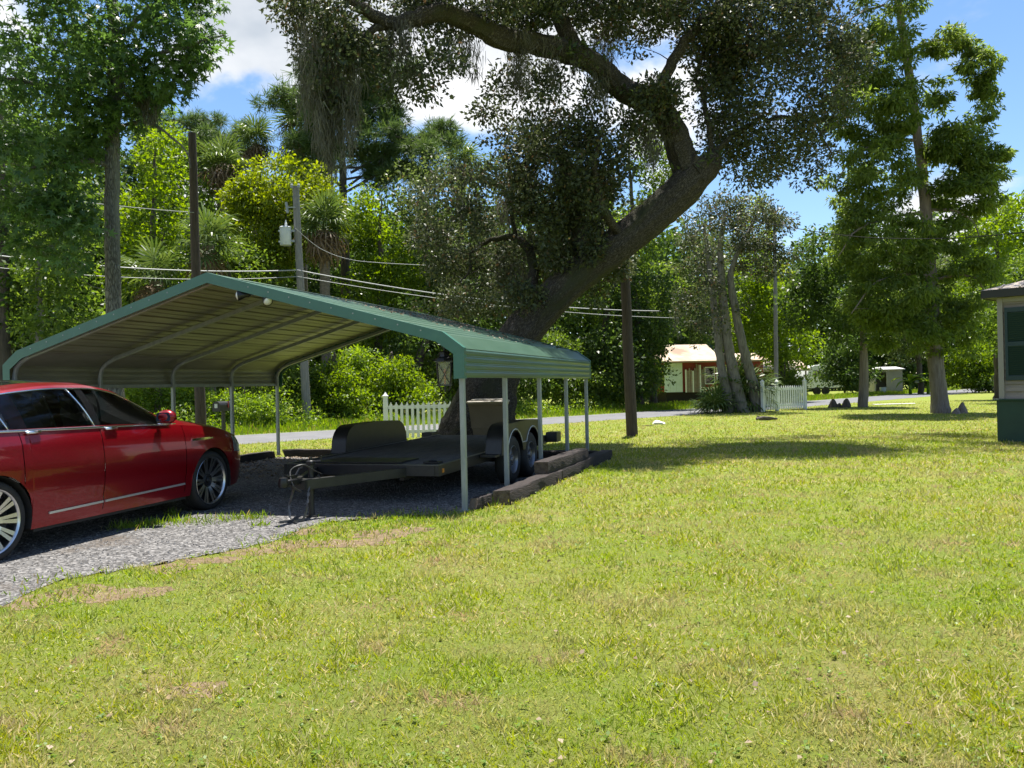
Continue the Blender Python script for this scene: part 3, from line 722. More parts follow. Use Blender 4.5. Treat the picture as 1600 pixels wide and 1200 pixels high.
        for c in yc:
            w = thing('wheel', None, None, (s * (W_ / 2 + .13), c, .345)); w.parent = root; w.rotation_euler = (0, s * PI / 2, 0)
            m = MB(); m.lathe([(.20, -.09), (.255, -.098), (.31, -.092), (.338, -.07), (.345, -.03), (.345, .03), (.338, .07), (.31, .092), (.255, .098), (.20, .09)], 32); m.build('tyre', M['tyre'], w, True, 50)
            m = MB(); m.lathe([(.205, .088), (.195, .092), (.18, .07), (.175, .03), (.16, .028), (.10, .055), (.085, .05), (.06, .05), (.055, .075), (.05, .085), (.0, .088)], 24)
            rim = mat('grey_steel_wheel', (.20, .20, .21), .35, .7) if 'rimst' not in M else M['rimst']; M['rimst'] = rim; m.build('rim', rim, w, True, 40)
            m = MB()
            for k in range(6): m.tube([(.075 * math.cos(k * PI / 3), .075 * math.sin(k * PI / 3), .05), (.075 * math.cos(k * PI / 3), .075 * math.sin(k * PI / 3), .072)], .010, 6)
            m.build('lug_nut', mat('lug_steel', (.6, .6, .6), .25, 1.0) if 'lug' not in M else M['lug'], w); M.setdefault('lug', bpy.data.materials['lug_steel'])
    m = MB(); m.tube([(-1.1, yc[0], .345), (1.1, yc[0], .345)], .035, 8); m.tube([(-1.1, yc[1], .345), (1.1, yc[1], .345)], .035, 8); m.build('axle', bs, root)
    for s in (-1, 1):
        m = MB(); m.box((s * (W_ / 2 + .10), Lt - .16, zd(Lt) - .02), (.20, .28, .17), ch=.006); m.build('tail_light_box', bs, root)
        m = MB(); m.box((s * (W_ / 2 - .0), .12, zd(.1) - .06), (.008, .055, .05)); m.build('marker_light', mat('amber_lens', (.55, .20, .03), .25), root)
    for s in (-.55, .55):
        m = MB(); m.beam((s, Lt - .4, .34), (s, Lt + .02, .34), .36, .05); m.build('ramp', bs, root)
build_trailer()

# ================================================================== landscape timbers
def timber(a, b, z0, w, h, label, endlit=True):
    a = Vector(a); b = Vector(b); L_ = (b - a).length; ang = math.atan2((b - a).y, (b - a).x) - PI / 2
    rg = random.Random(int(a.x * 97 + a.y * 31)); mb = MB(); n = 12; V = []; FS = []
    for i in range(n):
        y = L_ * i / (n - 1)
        for (sx, sz) in ((-1, 0), (-1, .12), (-.9, 1), (.9, 1), (1, .88), (1, 0)):
            V.append((sx * w / 2 + rg.uniform(-.006, .006), y + (rg.uniform(-.06, .05) if i in (0, n - 1) else 0), sz * h + (rg.uniform(-.010, .005) if sz > .5 else 0)))
    for i in range(n - 1):
        for k in range(6): FS.append((i * 6 + k, i * 6 + (k + 1) % 6, i * 6 + 6 + (k + 1) % 6, i * 6 + 6 + k))
    mb.add(V, FS); mb.mi = 1; mb.f.append(tuple(range(6))); mb.m.append(1); mb.f.append(tuple((n - 1) * 6 + k for k in range(6))); mb.m.append(1)
    o = mb.build('landscape_timber', [M['timber'], M['timber_end']], None, True, 50); o.location = (a.x, a.y, z0); o.rotation_euler = (0, 0, ang)
    tag(o, label, 'timber', 'railway sleepers edging the carport')
tr = lambda x, y: cpw(x, y)
hw_ = CW / 2
timber(tr(hw_ + .20, .62), tr(hw_ + .22, 3.0), 0, .20, .17, 'low dark sleeper whose pale split end faces the lawn by the corner post')
timber(tr(hw_ + .18, 2.35), tr(hw_ + .20, 4.72), .172, .20, .17, 'dark sleeper laid on top of two others beside the trailer wheels')
timber(tr(hw_ + .20, 3.06), tr(hw_ + .24, 6.6), 0, .21, .168, 'long dark sleeper on the grass below the raised one at the rear post')
timber(tr(hw_ + .02, .16), tr(hw_ + .06, .60), 0, .10, .14, 'short rotten timber stub at the foot of the front corner post')
timber(tr(-hw_ - .05, 3.2), tr(-hw_ - .05, 6.15), 0, .20, .15, 'dark sleeper along the carport side next to the sweetgum')
timber(tr(-hw_ + .1, CL + .12), tr(-.3, CL + .16), 0, .20, .16, 'dark sleeper across the back of the carport behind the trailer fender')
timber(tr(-.2, CL + .14), tr(hw_ + .05, CL + .20), 0, .20, .15, 'dark sleeper across the back of the carport in front of the wheeled bin')

# leaf litter under the carport
def litter():
    rng = np.random.default_rng(5); n = 2600
    x = rng.uniform(-hw_ + .1, -hw_ + 2.2, n); y = rng.uniform(2.4, CL - .1, n); k = rng.random(n) < np.exp(-(x + hw_) / .9) + .12
    x = x[k]; y = y[k]; n = len(x); P = np.array([list(cpw(a, b, .012)) for a, b in zip(x, y)])
    d = rng.normal(size=(n, 3)); d[:, 2] = rng.uniform(0, .3, n); nr = np.tile([0, 0, 1.0], (n, 1)) + rng.normal(size=(n, 3)) * .3
    me = leaf_mesh('leaf_litter', P, d, nr, rng.uniform(.03, .075, n), 'oval'); o = link('leaf_litter', me, M['litter']); tag(o, 'dry pale fallen leaves under the carport side', 'leaves', kind='stuff')
litter()

# wheeled bin by the oak
def build_bin():
    p = cpw(1.02, CL + .95); root = thing('wheeled_bin', 'tan wheeled rubbish bin with pale lid against the oak trunk', 'bin', p, -ANG + .25)
    tan = mat('tan_plastic', (.13, .105, .068), .5, 0, (.16, .13, .085), 3); lidm = mat('sun_bleached_lid', (.40, .36, .29), .55, 0, (.34, .30, .24), 4)
    m = MB(); V = []
    for z, w, d in ((.06, .50, .50), (.55, .62, .62), (.56, .65, .65), (.62, .66, .66), (1.0, .74, .76), (1.03, .78, .80), (1.06, .78, .80)):
        for sx, sy in ((-1, -1), (1, -1), (1, 1), (-1, 1)): V.append((sx * w / 2, sy * d / 2, z))
    FS = [(0, 1, 2, 3)]
    for i in range(6):
        for k in range(4): FS.append((i * 4 + k, i * 4 + (k + 1) % 4, i * 4 + 4 + (k + 1) % 4, i * 4 + 4 + k))
    m.add(V, FS); m.build('tub', tan, root)
    m = MB(); m.box((0, -.01, 1.085), (.82, .86, .05), ch=.02); m.box((0, -.01, 1.125), (.66, .68, .035), ch=.015); lid = m.build('lid', lidm, root)
    m = MB(); m.tube([(-.30, .42, 1.06), (.30, .42, 1.06)], .018, 8); m.build('handle', tan, lid)
    for s in (-1, 1):
        m = MB(); m.lathe([(.02, -.03), (.12, -.03), (.125, 0), (.12, .03), (.02, .03)], 18, Matrix.Translation((s * .30, .27, .125)) @ Matrix.Rotation(PI / 2, 4, 'Y')); m.build('wheel', M['black_plastic'], root, True, 40)
build_bin()
# ================================================================== red sedan
def pch(xs, ys):
    xs = np.array(xs, float); ys = np.array(ys, float)
    h = np.diff(xs); dl = np.diff(ys) / h; m = np.zeros(len(xs)); m[0] = dl[0]; m[-1] = dl[-1]
    for i in range(1, len(xs) - 1):
        if dl[i - 1] * dl[i] > 0:
            w1 = 2 * h[i] + h[i - 1]; w2 = h[i] + 2 * h[i - 1]; m[i] = (w1 + w2) / (w1 / dl[i - 1] + w2 / dl[i])
    def f(x):
        x = np.clip(x, xs[0], xs[-1]); i = np.clip(np.searchsorted(xs, x) - 1, 0, len(xs) - 2); t = (x - xs[i]) / h[i]
        return (2 * t ** 3 - 3 * t ** 2 + 1) * ys[i] + (t ** 3 - 2 * t ** 2 + t) * h[i] * m[i] + (-2 * t ** 3 + 3 * t ** 2) * ys[i + 1] + (t ** 3 - t ** 2) * h[i] * m[i + 1]
    return f
def build_car():
    phi = R(14.5)                                     # heading, from +Y towards +X
    fwd = Vector((math.sin(phi), math.cos(phi), 0)); left = Vector((-math.cos(phi), math.sin(phi), 0))
    fw = at(331, 749, 9.62); fw.z = 0
    c0 = fw - fwd * 1.495 + left * .915
    root = thing('sedan_car', 'metallic red four door sedan with chrome trim parked nose into the carport', 'car', c0, PI / 2 - phi)
    paint = mat('metallic_red_paint', (0.21, 0.001, 0.006), 0.28, 0.5, (0.25, 0.0015, 0.008), 60, coat=.55, spec=.5)
    chrome = mat('chrome', (.75, .76, .78), .10, 1.0); blk = M['black_plastic']; gloss = mat('gloss_black', (.008, .008, .009), .08)
    seam = mat('panel_gap', (.004, .003, .003), .9)
    glass = mat('privacy_glass', (.30, .34, .34), .02, 0, spec=.7); gb = glass.node_tree.nodes['Principled BSDF']; gb.inputs['Transmission Weight'].default_value = 1.0; gb.inputs['IOR'].default_value = 1.35
    inter = mat('dark_interior', (.018, .017, .017), .8)
    silver = mat('machined_alloy', (.62, .62, .63), .28, 1.0); pocket = mat('dark_alloy', (.03, .03, .032), .4, .5)
    XF, XR = 1.495, -1.495; RA = .392; ZW = .352
    wid = pch([-2.69, -2.64, -2.45, -2.1, -1.5, -.5, .5, 1.3, 1.8, 2.1, 2.28, 2.38, 2.42], [.72, .80, .885, .925, .952, .955, .955, .952, .925, .87, .79, .68, .58])
    belt = pch([-2.69, -2.5, -2.0, -1.5, -.8, 0, .8, 1.2, 1.7, 2.05, 2.3, 2.42], [1.02, 1.09, 1.11, 1.10, 1.085, 1.07, 1.045, 1.02, .955, .875, .78, .70])
    deck = pch([-2.69, -2.6, -2.3, -2.0, -1.2, 0, .95, 1.3, 1.8, 2.1, 2.3, 2.42], [1.08, 1.17, 1.21, 1.23, 1.20, 1.14, 1.145, 1.12, 1.065, .985, .88, .75])
    low = pch([-2.69, -2.5, -2.0, -1.0, 1.0, 1.9, 2.3, 2.42], [.42, .32, .26, .225, .225, .23, .26, .32])
    def zbot(x):
        for a in (XF, XR):
            if abs(x - a) < RA: return max(float(low(x)), ZW + math.sqrt(RA * RA - (x - a) ** 2))
        return float(low(x))
    DR = [-1.20, -.262, .985]                         # door shut lines
    st = set(np.round(np.linspace(-2.69, 2.42, 74), 4).tolist())
    for a in (XF, XR):
        st = {x for x in st if abs(x - a) > RA}
        for t in np.linspace(0, PI, 25): st.add(round(a - RA * .99999 * math.cos(t), 5))
        st.add(a - RA - .0005); st.add(a + RA + .0005)
    for d in DR:
        st = {x for x in st if abs(x - d) > .012}; st |= {d - .0045, d + .0045}
    st |= {2.41, 2.395, -2.68, -2.665}
    X = sorted(st)
    # side section: fraction of height -> fraction of width
    vs_ = [0, .06, .14, .24, .34, .44, .54, .64, .74, .82, .89, .95, 1.0]
    prof = pch([0, .10, .25, .45, .62, .78, .90, 1.0], [.945, .965, .985, .998, 1.0, .985, .965, .93])
    TOP = [.12, .3, .5, .7, .85, 1.0]
    def section(x):
        w = float(wid(x)); zb_ = zbot(x); ze = float(belt(x)); zl = float(low(x)); zt = float(deck(x)); pts = []
        for v in vs_:
            z = zb_ + (ze - zb_) * v; hv = (z - zl) / max(.05, ze - zl)
            y = w * float(prof(hv))
            y -= .010 * math.exp(-((hv - .24) / .07) ** 2) - .006 * math.exp(-((hv - .86) / .03) ** 2)
            pts.append((y, z))
        yb = pts[-1][0]
        for t in TOP:
            a = t * PI / 2; pts.append((yb * (1 - t) if t < 1 else 0.0, ze + (zt - ze) * (math.sin(a) ** .75)))
        return pts
    secs = [section(x) for x in X]; nv = len(secs[0]); ns = len(vs_)
    def side_pt(x, z):
        ze = float(belt(x)); zl = float(low(x)); hv = (z - zl) / max(.05, ze - zl); y = float(wid(x)) * float(prof(hv)); y -= .010 * math.exp(-((hv - .24) / .07) ** 2) - .006 * math.exp(-((hv - .86) / .03) ** 2)
        return y
    body = MB(); doors = {}; gaps = MB()
    for s in (-1, 1):
        for i in range(len(X) - 1):
            xm = (X[i] + X[i + 1]) / 2
            for k in range(nv - 1):
                if k >= ns - 1 and -1.95 < xm < .84: continue
                q = [(X[i], s * secs[i][k][0], secs[i][k][1]), (X[i + 1], s * secs[i + 1][k][0], secs[i + 1][k][1]), (X[i + 1], s * secs[i + 1][k + 1][0], secs[i + 1][k + 1][1]), (X[i], s * secs[i][k + 1][0], secs[i][k + 1][1])]
                tgt = body
                if k < ns - 1:
                    isgap = any(abs(xm - d) < .005 for d in DR) and k >= 1
                    if isgap: tgt = gaps; q = [(a, b - s * .008, c) for a, b, c in q]
                    elif k >= 1 and DR[0] < xm < DR[1]: tgt = doors.setdefault(('rear', s), MB())
                    elif k >= 1 and DR[1] < xm < DR[2]: tgt = doors.setdefault(('front', s), MB())
                tgt.add(q if s > 0 else q[::-1], [(0, 1, 2, 3)])
        # nose and tail caps
    for i, x in ((0, X[0]), (len(X) - 1, X[-1])):
        P = [(x, y, z) for y, z in secs[i]] + [(x, -y, z) for y, z in secs[i][::-1][1:]]
        body.add(P, [tuple(range(len(P)))])
    def weld(mb, name, mt, par, ang=38, th=0):
        me = bpy.data.meshes.new(name); me.from_pydata(mb.v, [], mb.f); bm = bmesh.new(); bm.from_mesh(me); bmesh.ops.remove_doubles(bm, verts=bm.verts, dist=.0002); bmesh.ops.recalc_face_normals(bm, faces=bm.faces)
        if th: 
            g = bmesh.ops.solidify(bm, geom=bm.faces[:], thickness=th)
        bm.to_mesh(me); bm.free(); return link(name, me, mt, par, True, ang)
    bo = weld(body, 'body', paint, root)
    gp_ = weld(gaps, 'panel_gap', seam, root)
    dobj = {}
    for (w, s), mb in doors.items(): dobj[(w, s)] = weld(mb, 'door', paint, root)
    # ---- cabin
    roofz = pch([-2.12, -1.9, -1.5, -1.0, -.5, -.15, .15, .48, .85, 1.06], [1.215, 1.29, 1.43, 1.525, 1.563, 1.560, 1.515, 1.372, 1.18, 1.135])
    raily = pch([-2.12, -1.7, -1.2, -.6, 0, .4, .8, 1.06], [.62, .615, .60, .605, .61, .64, .69, .74])
    railz = lambda x: float(belt(x)) + max(.004, (float(roofz(x)) - float(belt(x))) * .90 - .02)
    CX = sorted(set(np.round(np.linspace(-2.12, 1.06, 60), 4).tolist()) | {-1.62, -1.27, -1.235, -.31, -.215, -.30, .06, .74, .85, -.22, -1.30, -1.95})
    SV = [0, .05, .2, .4, .6, .78, .92, 1.0]; TV = [0, .04, .3, .55, .8, 1.0]
    def csec(x):
        yb = side_pt(x, float(belt(x))) - .012; zb_ = float(belt(x)) + .002; yr = float(raily(x)); zr = railz(x); zt = float(roofz(x)); P = []
        for v in SV:
            P.append((yb + (yr - yb) * v + .035 * math.sin(PI * v) * min(1, (zr - zb_) / .3), zb_ + (zr - zb_) * v))
        for t in TV[1:]: P.append((yr * (1 - t), zr + (zt - zr) * math.sin(t * PI / 2) ** .8))
        return P
    cs = [csec(x) for x in CX]; ncs = len(SV)
    grp = {}
    for s in (-1, 1):
        for i in range(len(CX) - 1):
            xm = (CX[i] + CX[i + 1]) / 2
            for k in range(len(cs[0]) - 1):
                if k < ncs - 1:
                    hgt = railz(xm) - float(belt(xm))
                    if k in (0,) or k == ncs - 2 or hgt < .05: key = 'cabin'
                    elif xm < -1.80 or xm > .74: key = 'cabin'
                    elif -1.30 < xm < -1.27: key = ('pillar', s, 1)
                    elif -.31 < xm < -.215: key = ('pillar', s, 2)
                    elif xm < -1.30: key = ('quarter', s) if (k <= 2 + 3 * (xm + 1.80) / .5) else 'cabin'
                    elif xm < -.31: key = ('rear', s)
                    else: key = ('front', s)
                else:
                    if .06 < xm < .85 and k > ncs - 1: key = 'windscreen'
                    elif -1.95 < xm < -1.27 and k > ncs - 1: key = 'rear_window'
                    elif -.95 < xm < .0 and k > ncs: key = 'sunroof'
                    else: key = 'cabin'
                q = [(CX[i], s * cs[i][k][0], cs[i][k][1]), (CX[i + 1], s * cs[i + 1][k][0], cs[i + 1][k][1]), (CX[i + 1], s * cs[i + 1][k + 1][0], cs[i + 1][k + 1][1]), (CX[i], s * cs[i][k + 1][0], cs[i][k + 1][1])]
                grp.setdefault(key, MB()).add(q if s > 0 else q[::-1], [(0, 1, 2, 3)])
    for key, mb in grp.items():
        if key == 'cabin': weld(mb, 'roof', paint, root)
        elif key[0] == 'pillar': weld(mb, 'pillar', gloss, root)
        elif key == 'sunroof': weld(mb, 'sunroof', M['glass_dark'], root)
        elif key in ('windscreen', 'rear_window'): weld(mb, key, glass, root)
        elif key[0] == 'quarter': weld(mb, 'quarter_window', glass, root)
        else: weld(mb, 'window', glass, dobj[key])
    # chrome round the side windows
    def csurf(x, v, out=.004):
        P = csec(x); yb, zb_ = P[0]; yr, zr = P[ncs - 1]
        return (yb + (yr - yb) * v + .035 * math.sin(PI * v) * min(1, (zr - zb_) / .3) + out, zb_ + (zr - zb_) * v)
    for s in (-1, 1):
        up = [(x, s * csurf(x, .93)[0], csurf(x, .93)[1]) for x in np.linspace(.74, -1.55, 40)]
        up += [(-1.66, s * csurf(-1.66, .80)[0], csurf(-1.66, .80)[1]), (-1.74, s * csurf(-1.74, .50)[0], csurf(-1.74, .50)[1]), (-1.80, s * csurf(-1.80, .18)[0], csurf(-1.80, .18)[1]), (-1.815, s * csurf(-1.81, .05)[0], csurf(-1.81, .05)[1])]
        m = MB(); m.tube(up, .010, 6); m.build('window_trim', chrome, root, True)
        m = MB(); m.tube([(x, s * (side_pt(x, float(belt(x))) + .002), float(belt(x)) + .004) for x in np.linspace(.78, -1.82, 44)], .014, 6); m.build('belt_trim', chrome, root, True)
        for xa, xb in ((-.30, -.42), (-1.285, -1.36)):
            m = MB(); m.tube([(xa + (xb - xa) * v, s * csurf(xa + (xb - xa) * v, v, .006)[0], csurf(xa + (xb - xa) * v, v)[1]) for v in np.linspace(.04, .92, 8)], .008, 5); m.build('window_divider', chrome, root, True)
        for w, xh in (('front', -.12), ('rear', -1.06)):
            zh = float(belt(xh)) - .012; m = MB(); m.box((xh, s * (side_pt(xh, zh) + .022), zh), (.17, .028, .030), ch=.012); m.build('handle', chrome, dobj[(w, s)], True, 60)
            zh = float(belt(xh)) - .10; m = MB(); m.box((xh + .1, s * (side_pt(xh, zh) + .002), zh), (.05, .008, .03), ch=.004)
        # lower chrome strips
        for w, xa, xb in (('rear', -.93, -.275), ('front', -.25, .97)):
            zz = lambda x: .345 + .016 * (x + .93); m = MB(); pts = np.linspace(xa, xb, 14)
            for a, b in zip(pts[:-1], pts[1:]): m.beam((a, s * (side_pt(a, zz(a)) + .006), zz(a)), (b, s * (side_pt(b, zz(b)) + .006), zz(b)), .012, .020)
            m.build('sill_trim', mat('satin_chrome', (.8, .8, .8), .3, .8) if 'satin_chrome' not in bpy.data.materials else bpy.data.materials['satin_chrome'], dobj[(w, s)])
        # fender vent
        m = MB(); pts = np.linspace(1.10, 1.50, 8)
        for a, b in zip(pts[:-1], pts[1:]):
            z = .86; m.beam((a, s * (side_pt(a, z) + .004), z), (b, s * (side_pt(b, z) + .004), z), .014, .026 if a < 1.44 else .018)
        m.build('fender_vent', chrome, root)
        # mirror
        m = MB(); mm = Matrix.Translation((.56, s * 1.03, 1.145)) @ Matrix.Diagonal((.075, .115, .078, 1)); prof_ = [(math.cos(t), math.sin(t)) for t in np.linspace(-PI / 2, PI / 2, 9)]; m.lathe([(max(c, .001), z) for c, z in prof_], 14, mm)
        m.build('mirror', paint, root, True); mo = bpy.context.scene.objects[-1] if False else None
        m = MB(); m.beam((.60, s * .90, 1.075), (.57, s * 1.0, 1.10), .06, .035, ch=.008); m.build('mirror_arm', blk, root)
        m = MB(); m.add([(.498, s * (1.03 + y), 1.145 + z) for y, z in ((-.085, -.045), (.085, -.045), (.095, .0), (.075, .048), (-.08, .045))], [(0, 1, 2, 3, 4)]); m.build('mirror_glass', mat('mirror_silver', (.8, .8, .8), .03, 1.0) if 'mirror_silver' not in bpy.data.materials else bpy.data.materials['mirror_silver'], root)
        m = MB(); m.box((.56, s * 1.03, 1.070), (.07, .18, .014), ch=.005); m.build('mirror_trim', chrome, root)
        # head lamp wrapping the nose, tail lamp
        def patch(xs, zlo, zhi, out):
            m = MB(); V = []; FS = []
            for x in xs:
                for z in np.linspace(zlo(x), zhi(x), 4): V.append((x, s * (side_pt(x, z) + out), z))
            for i in range(len(xs) - 1):
                for k in range(3): FS.append((i * 4 + k, i * 4 + k + 1, i * 4 + k + 5, i * 4 + k + 4))
            m.add(V, FS); return m
        patch(np.linspace(1.98, 2.40, 12), lambda x: .66 - .10 * (x - 2), lambda x: float(belt(x)) - .03, .004).build('headlight', mat('headlight_glass', (.25, .26, .27), .05, .3) if 'headlight_glass' not in bpy.data.materials else bpy.data.materials['headlight_glass'], root, True)
        patch(np.linspace(-2.685, -2.35, 10), lambda x: .88, lambda x: float(belt(x)) - .04, .004).build('tail_light', mat('red_lens', (.35, .01, .01), .1) if 'red_lens' not in bpy.data.materials else bpy.data.materials['red_lens'], root, True)
        # wheel wells
        for a in (XF, XR):
            m = MB(); V = []; FS = []; n = 17
            for yy in (.948, .62):
                for t in np.linspace(-.30, PI + .30, n): V.append((a + (RA - .004) * math.cos(t), s * yy * (.985 if a > 0 else 1) - s * (.02), ZW + (RA - .004) * math.sin(t)))
            for k in range(n - 1): FS.append((k, k + 1, n + k + 1, n + k))
            FS.append(tuple(n + k for k in range(n))); m.add(V, FS); m.build('wheel_well', inter, root)
    # floor pan, bumper, grille, interior
    m = MB(); m.box((-.0, 0, .25), (4.3, 1.20, .10)); m.box((0, 0, .24), (2.1, 1.76, .09)); m.build('floor_pan', inter, root)
    m = MB(); m.box((2.418, 0, .60), (.03, .62, .22), ch=.01); m.build('grille', chrome, root)
    m = MB()
    for s in (-1, 1):
        for x in (.12, -.85):
            m.box((x, s * .38, .58), (.5, .48, .16), ch=.05); m.box((x - .26, s * .38, .88), (.16, .46, .58), Matrix.Rotation(-.22, 3, 'Y'), ch=.06); m.box((x - .36, s * .38, 1.21), (.10, .26, .16), Matrix.Rotation(-.2, 3, 'Y'), ch=.04)
    m.build('seats', mat('dark_seat_leather', (.03, .026, .024), .5), root)
    m = MB(); m.box((.78, 0, .88), (.42, 1.5, .20), ch=.06); m.box((-.2, 0, .45), (1.9, .22, .3)); m.box((-1.62, 0, 1.0), (.55, 1.3, .06)); m.build('dashboard', inter, root)
    m = MB(); m.tube([(.52 + .05 * math.sin(t), .38 + .18 * math.cos(t), .98 + .17 * math.sin(t)) for t in np.linspace(0, 2 * PI, 21)], .015, 6, cap=False); m.build('steering_wheel', blk, root, True)
    # ---- wheels
    ty = MB(); ty.lathe([(.278, -.112), (.295, -.121), (.325, -.118), (.344, -.10), (.352, -.07), (.352, -.03), (.347, -.027), (.347, -.02), (.352, -.018), (.352, .018), (.347, .02), (.347, .027), (.352, .03), (.352, .07), (.344, .10), (.325, .118), (.295, .121), (.278, .112)], 48); ty_me = ty.mesh('tyre')
    ri = MB(); ri.lathe([(.284, .110), (.279, .116), (.270, .110), (.264, .09), (.256, .03), (.254, -.10)], 48); ri_me = ri.mesh('rim')
    bk = MB(); bk.lathe([(.255, .0), (.15, -.02), (.06, .0), (.001, .0)], 32); bk_me = bk.mesh('brake_disc')
    hb = MB(); hb.lathe([(.085, .03), (.080, .068), (.066, .074), (.060, .066), (.036, .066), (.034, .080), (.028, .085), (.001, .086)], 24); hb_me = hb.mesh('hub')
    sp = MB()
    P = [(.060, -.017, .060), (.060, .017, .060), (.140, .0135, .078), (.140, -.0135, .078), (.268, .0185, .098), (.268, -.0185, .098)]
    V = P + [(x, y * .55, z - .035) for x, y, z in P]
    sp.add(V, [(0, 1, 2, 3), (3, 2, 4, 5)]); sp.mi = 1
    sp.add(V, [(1, 7, 8, 2), (2, 8, 10, 4), (0, 3, 9, 6), (3, 5, 11, 9)]); sp_me = sp.mesh('spoke')
    for x in (XF, XR):
        for s in (-1, 1):
            w = thing('wheel', None, None, (x, s * .795, ZW)); w.parent = root; w.rotation_euler = (-s * PI / 2, 0, 0)
            link('tyre', ty_me, M['tyre'], w, True, 45); link('rim', ri_me, silver, w, True, 40); link('brake_disc', bk_me, pocket, w, True); link('hub', hb_me, pocket, w, True, 40)
            for k in range(10):
                for e in (-1, 1):
                    o = link('spoke', sp_me, [silver, pocket], w); o.rotation_euler = (0, 0, 2 * PI * k / 10 + e * .105)
    return root
build_car()
# ================================================================== fences
def picket_mesh(h=1.0, w=.072, t=.022):
    m = MB(); m.prism([(-w / 2, .06), (w / 2, .06), (w / 2, h - .07), (w / 2 * .62, h - .055), (0, h), (-w / 2 * .62, h - .055), (-w / 2, h - .07)], -t / 2, t / 2, 'y'); return m.mesh('picket')
def fpost_mesh(h=1.15, w=.115):
    m = MB(); m.box((0, 0, h / 2), (w, w, h), ch=.008); m.box((0, 0, h + .012), (w + .035, w + .035, .024), ch=.006); m.add([(-w / 2, -w / 2, h + .024), (w / 2, -w / 2, h + .024), (w / 2, w / 2, h + .024), (-w / 2, w / 2, h + .024), (0, 0, h + .12)], [(0, 1, 4), (1, 2, 4), (2, 3, 4), (3, 0, 4)]); return m.mesh('post')
pk = picket_mesh(); fp = fpost_mesh()
def fence(label, runs, scale=1.0, spacing=.142):
    root = thing('picket_fence', label, 'fence', runs[0][0], 0, 'white vinyl picket fence pieces by the road')
    o = Vector(runs[0][0]); done = []
    for a, b in runs:
        a = Vector(a) - o; b = Vector(b) - o; d = b - a; L_ = d.length; rz = math.atan2(d.y, d.x); d.normalize()
        for p in (a, b):
            if not any((p - q).length < .05 for q in done):
                x = link('post', fp, M['white_vinyl'], root); x.location = p; x.rotation_euler = (0, 0, rz); x.scale = (scale,) * 3; done.append(p)
        n = max(2, int(L_ / spacing)); nrm = Vector((d.y, -d.x, 0))
        for z in (.22, .86):
            m = MB(); m.beam(a + d * .05 + Vector((0, 0, z * scale)), b - d * .05 + Vector((0, 0, z * scale)), .038, .085 * scale); m.build('rail', M['white_vinyl'], root)
        for k in range(1, n):
            x = link('picket', pk, M['white_vinyl'], root); p = a + d * (L_ * k / n) + nrm * .032; x.location = p; x.rotation_euler = (0, 0, rz); x.scale = (scale,) * 3
A = gp(603, 686); A.y = 22.0; A = at(603, 660, 21.8); A.z = 0
B = A + Vector((2.9, .10, 0))
fence('white picket fence section half hidden by the leaning oak trunk', [(A, B)], 1.03)
C0 = at(1192, 640, 35.4); C0.z = 0; C1 = at(1214, 640, 36.3); C1.z = 0; C2 = at(1258, 640, 37.4); C2.z = 0
fence('white picket fence corner beside the clump of slanting trunks', [(C0, C1), (C1, C2)], 1.14, .15)

# ================================================================== poles and cables
def pole(name, label, base, top, r0, r1, mt, group='utility poles'):
    base = Vector(base); top = Vector(top); root = thing(name, label, 'pole', base, 0, group)
    m = MB(); n = 9; rg = random.Random(int(base.x * 10)); P = [(top - base) * (i / (n - 1)) + Vector((rg.uniform(-.015, .015), rg.uniform(-.015, .015), 0)) * (0 < i < n - 1) for i in range(n)]
    P[0] = P[0] - Vector((0, 0, .1)); m.tube(P, [r0 + (r1 - r0) * i / (n - 1) for i in range(n)], 12); m.build('shaft', mt, root, True, 50)
    return root
b = at(988, 681, 21.4); b.z = 0; t = at(974, 378, 21.5)
pole('utility_pole', 'brown bare wooden pole standing on the lawn right of the carport', b, t, .155, .12, M['pole_wood'])
b = at(313, 640, 20.2); b.z = 0; t = at(300, 208, 20.2)
pole('utility_pole', 'dark wooden pole behind the carport beside the mailbox', b, t, .135, .095, M['pole_wood'])
b = at(480, 640, 30.5); b.z = 0; t = at(462, 291, 30.5)
tp = pole('transformer_pole', 'grey weathered pole carrying a pale transformer across the road', b, t, .17, .125, M['pole_grey'])
pg = mat('pale_transformer_paint', (.55, .58, .58), .4, 0, (.48, .51, .51), 5)
def up_pole(py, dx=0): q = at(468, py, 30.3); q.x = b.x + (t.x - b.x) * (q.z / t.z); return q - b
q = up_pole(368); m = MB(); cx = q.x - .42
m.lathe([(.0, -.36), (.20, -.36), (.21, -.34), (.21, .28), (.225, .29), (.225, .31), (.19, .34), (.0, .36)], 18, Matrix.Translation((cx, q.y, q.z))); 
for k in (-.22, .18): m.box((cx - .2, q.y, q.z + k), (.10, .12, .06))
tk = m.build('transformer', pg, tp, True, 40)
m = MB(); m.box((cx + .26, q.y, q.z + .18), (.16, .06, .08)); m.box((cx + .26, q.y, q.z - .2), (.16, .06, .08)); m.build('bracket', M['galv'], tp)
m = MB(); m.lathe([(.05, .33), (.03, .38), (.05, .40), (.03, .44), (.045, .46), (.03, .50), (.015, .60)], 10, Matrix.Translation((cx + .02, q.y, q.z))); m.build('bushing', M['white_vinyl'], tk)
m = MB(); m.tube([(cx + .02, q.y, q.z + .6), (cx + .1, q.y, q.z + 1.0), (q.x - .25, q.y, q.z + 1.35)], .010, 5); m.build('jumper_wire', M['cable_dark'], tp)
q = up_pole(330); m = MB(); m.tube([(q.x - .35, q.y, q.z + .35), (q.x - .30, q.y, q.z - .05)], .05, 8); m.beam((q.x - .3, q.y, q.z + .15), (q.x, q.y, q.z + .15), .04, .04); m.build('cutout', M['galv'], tp)
q = up_pole(294); m = MB()
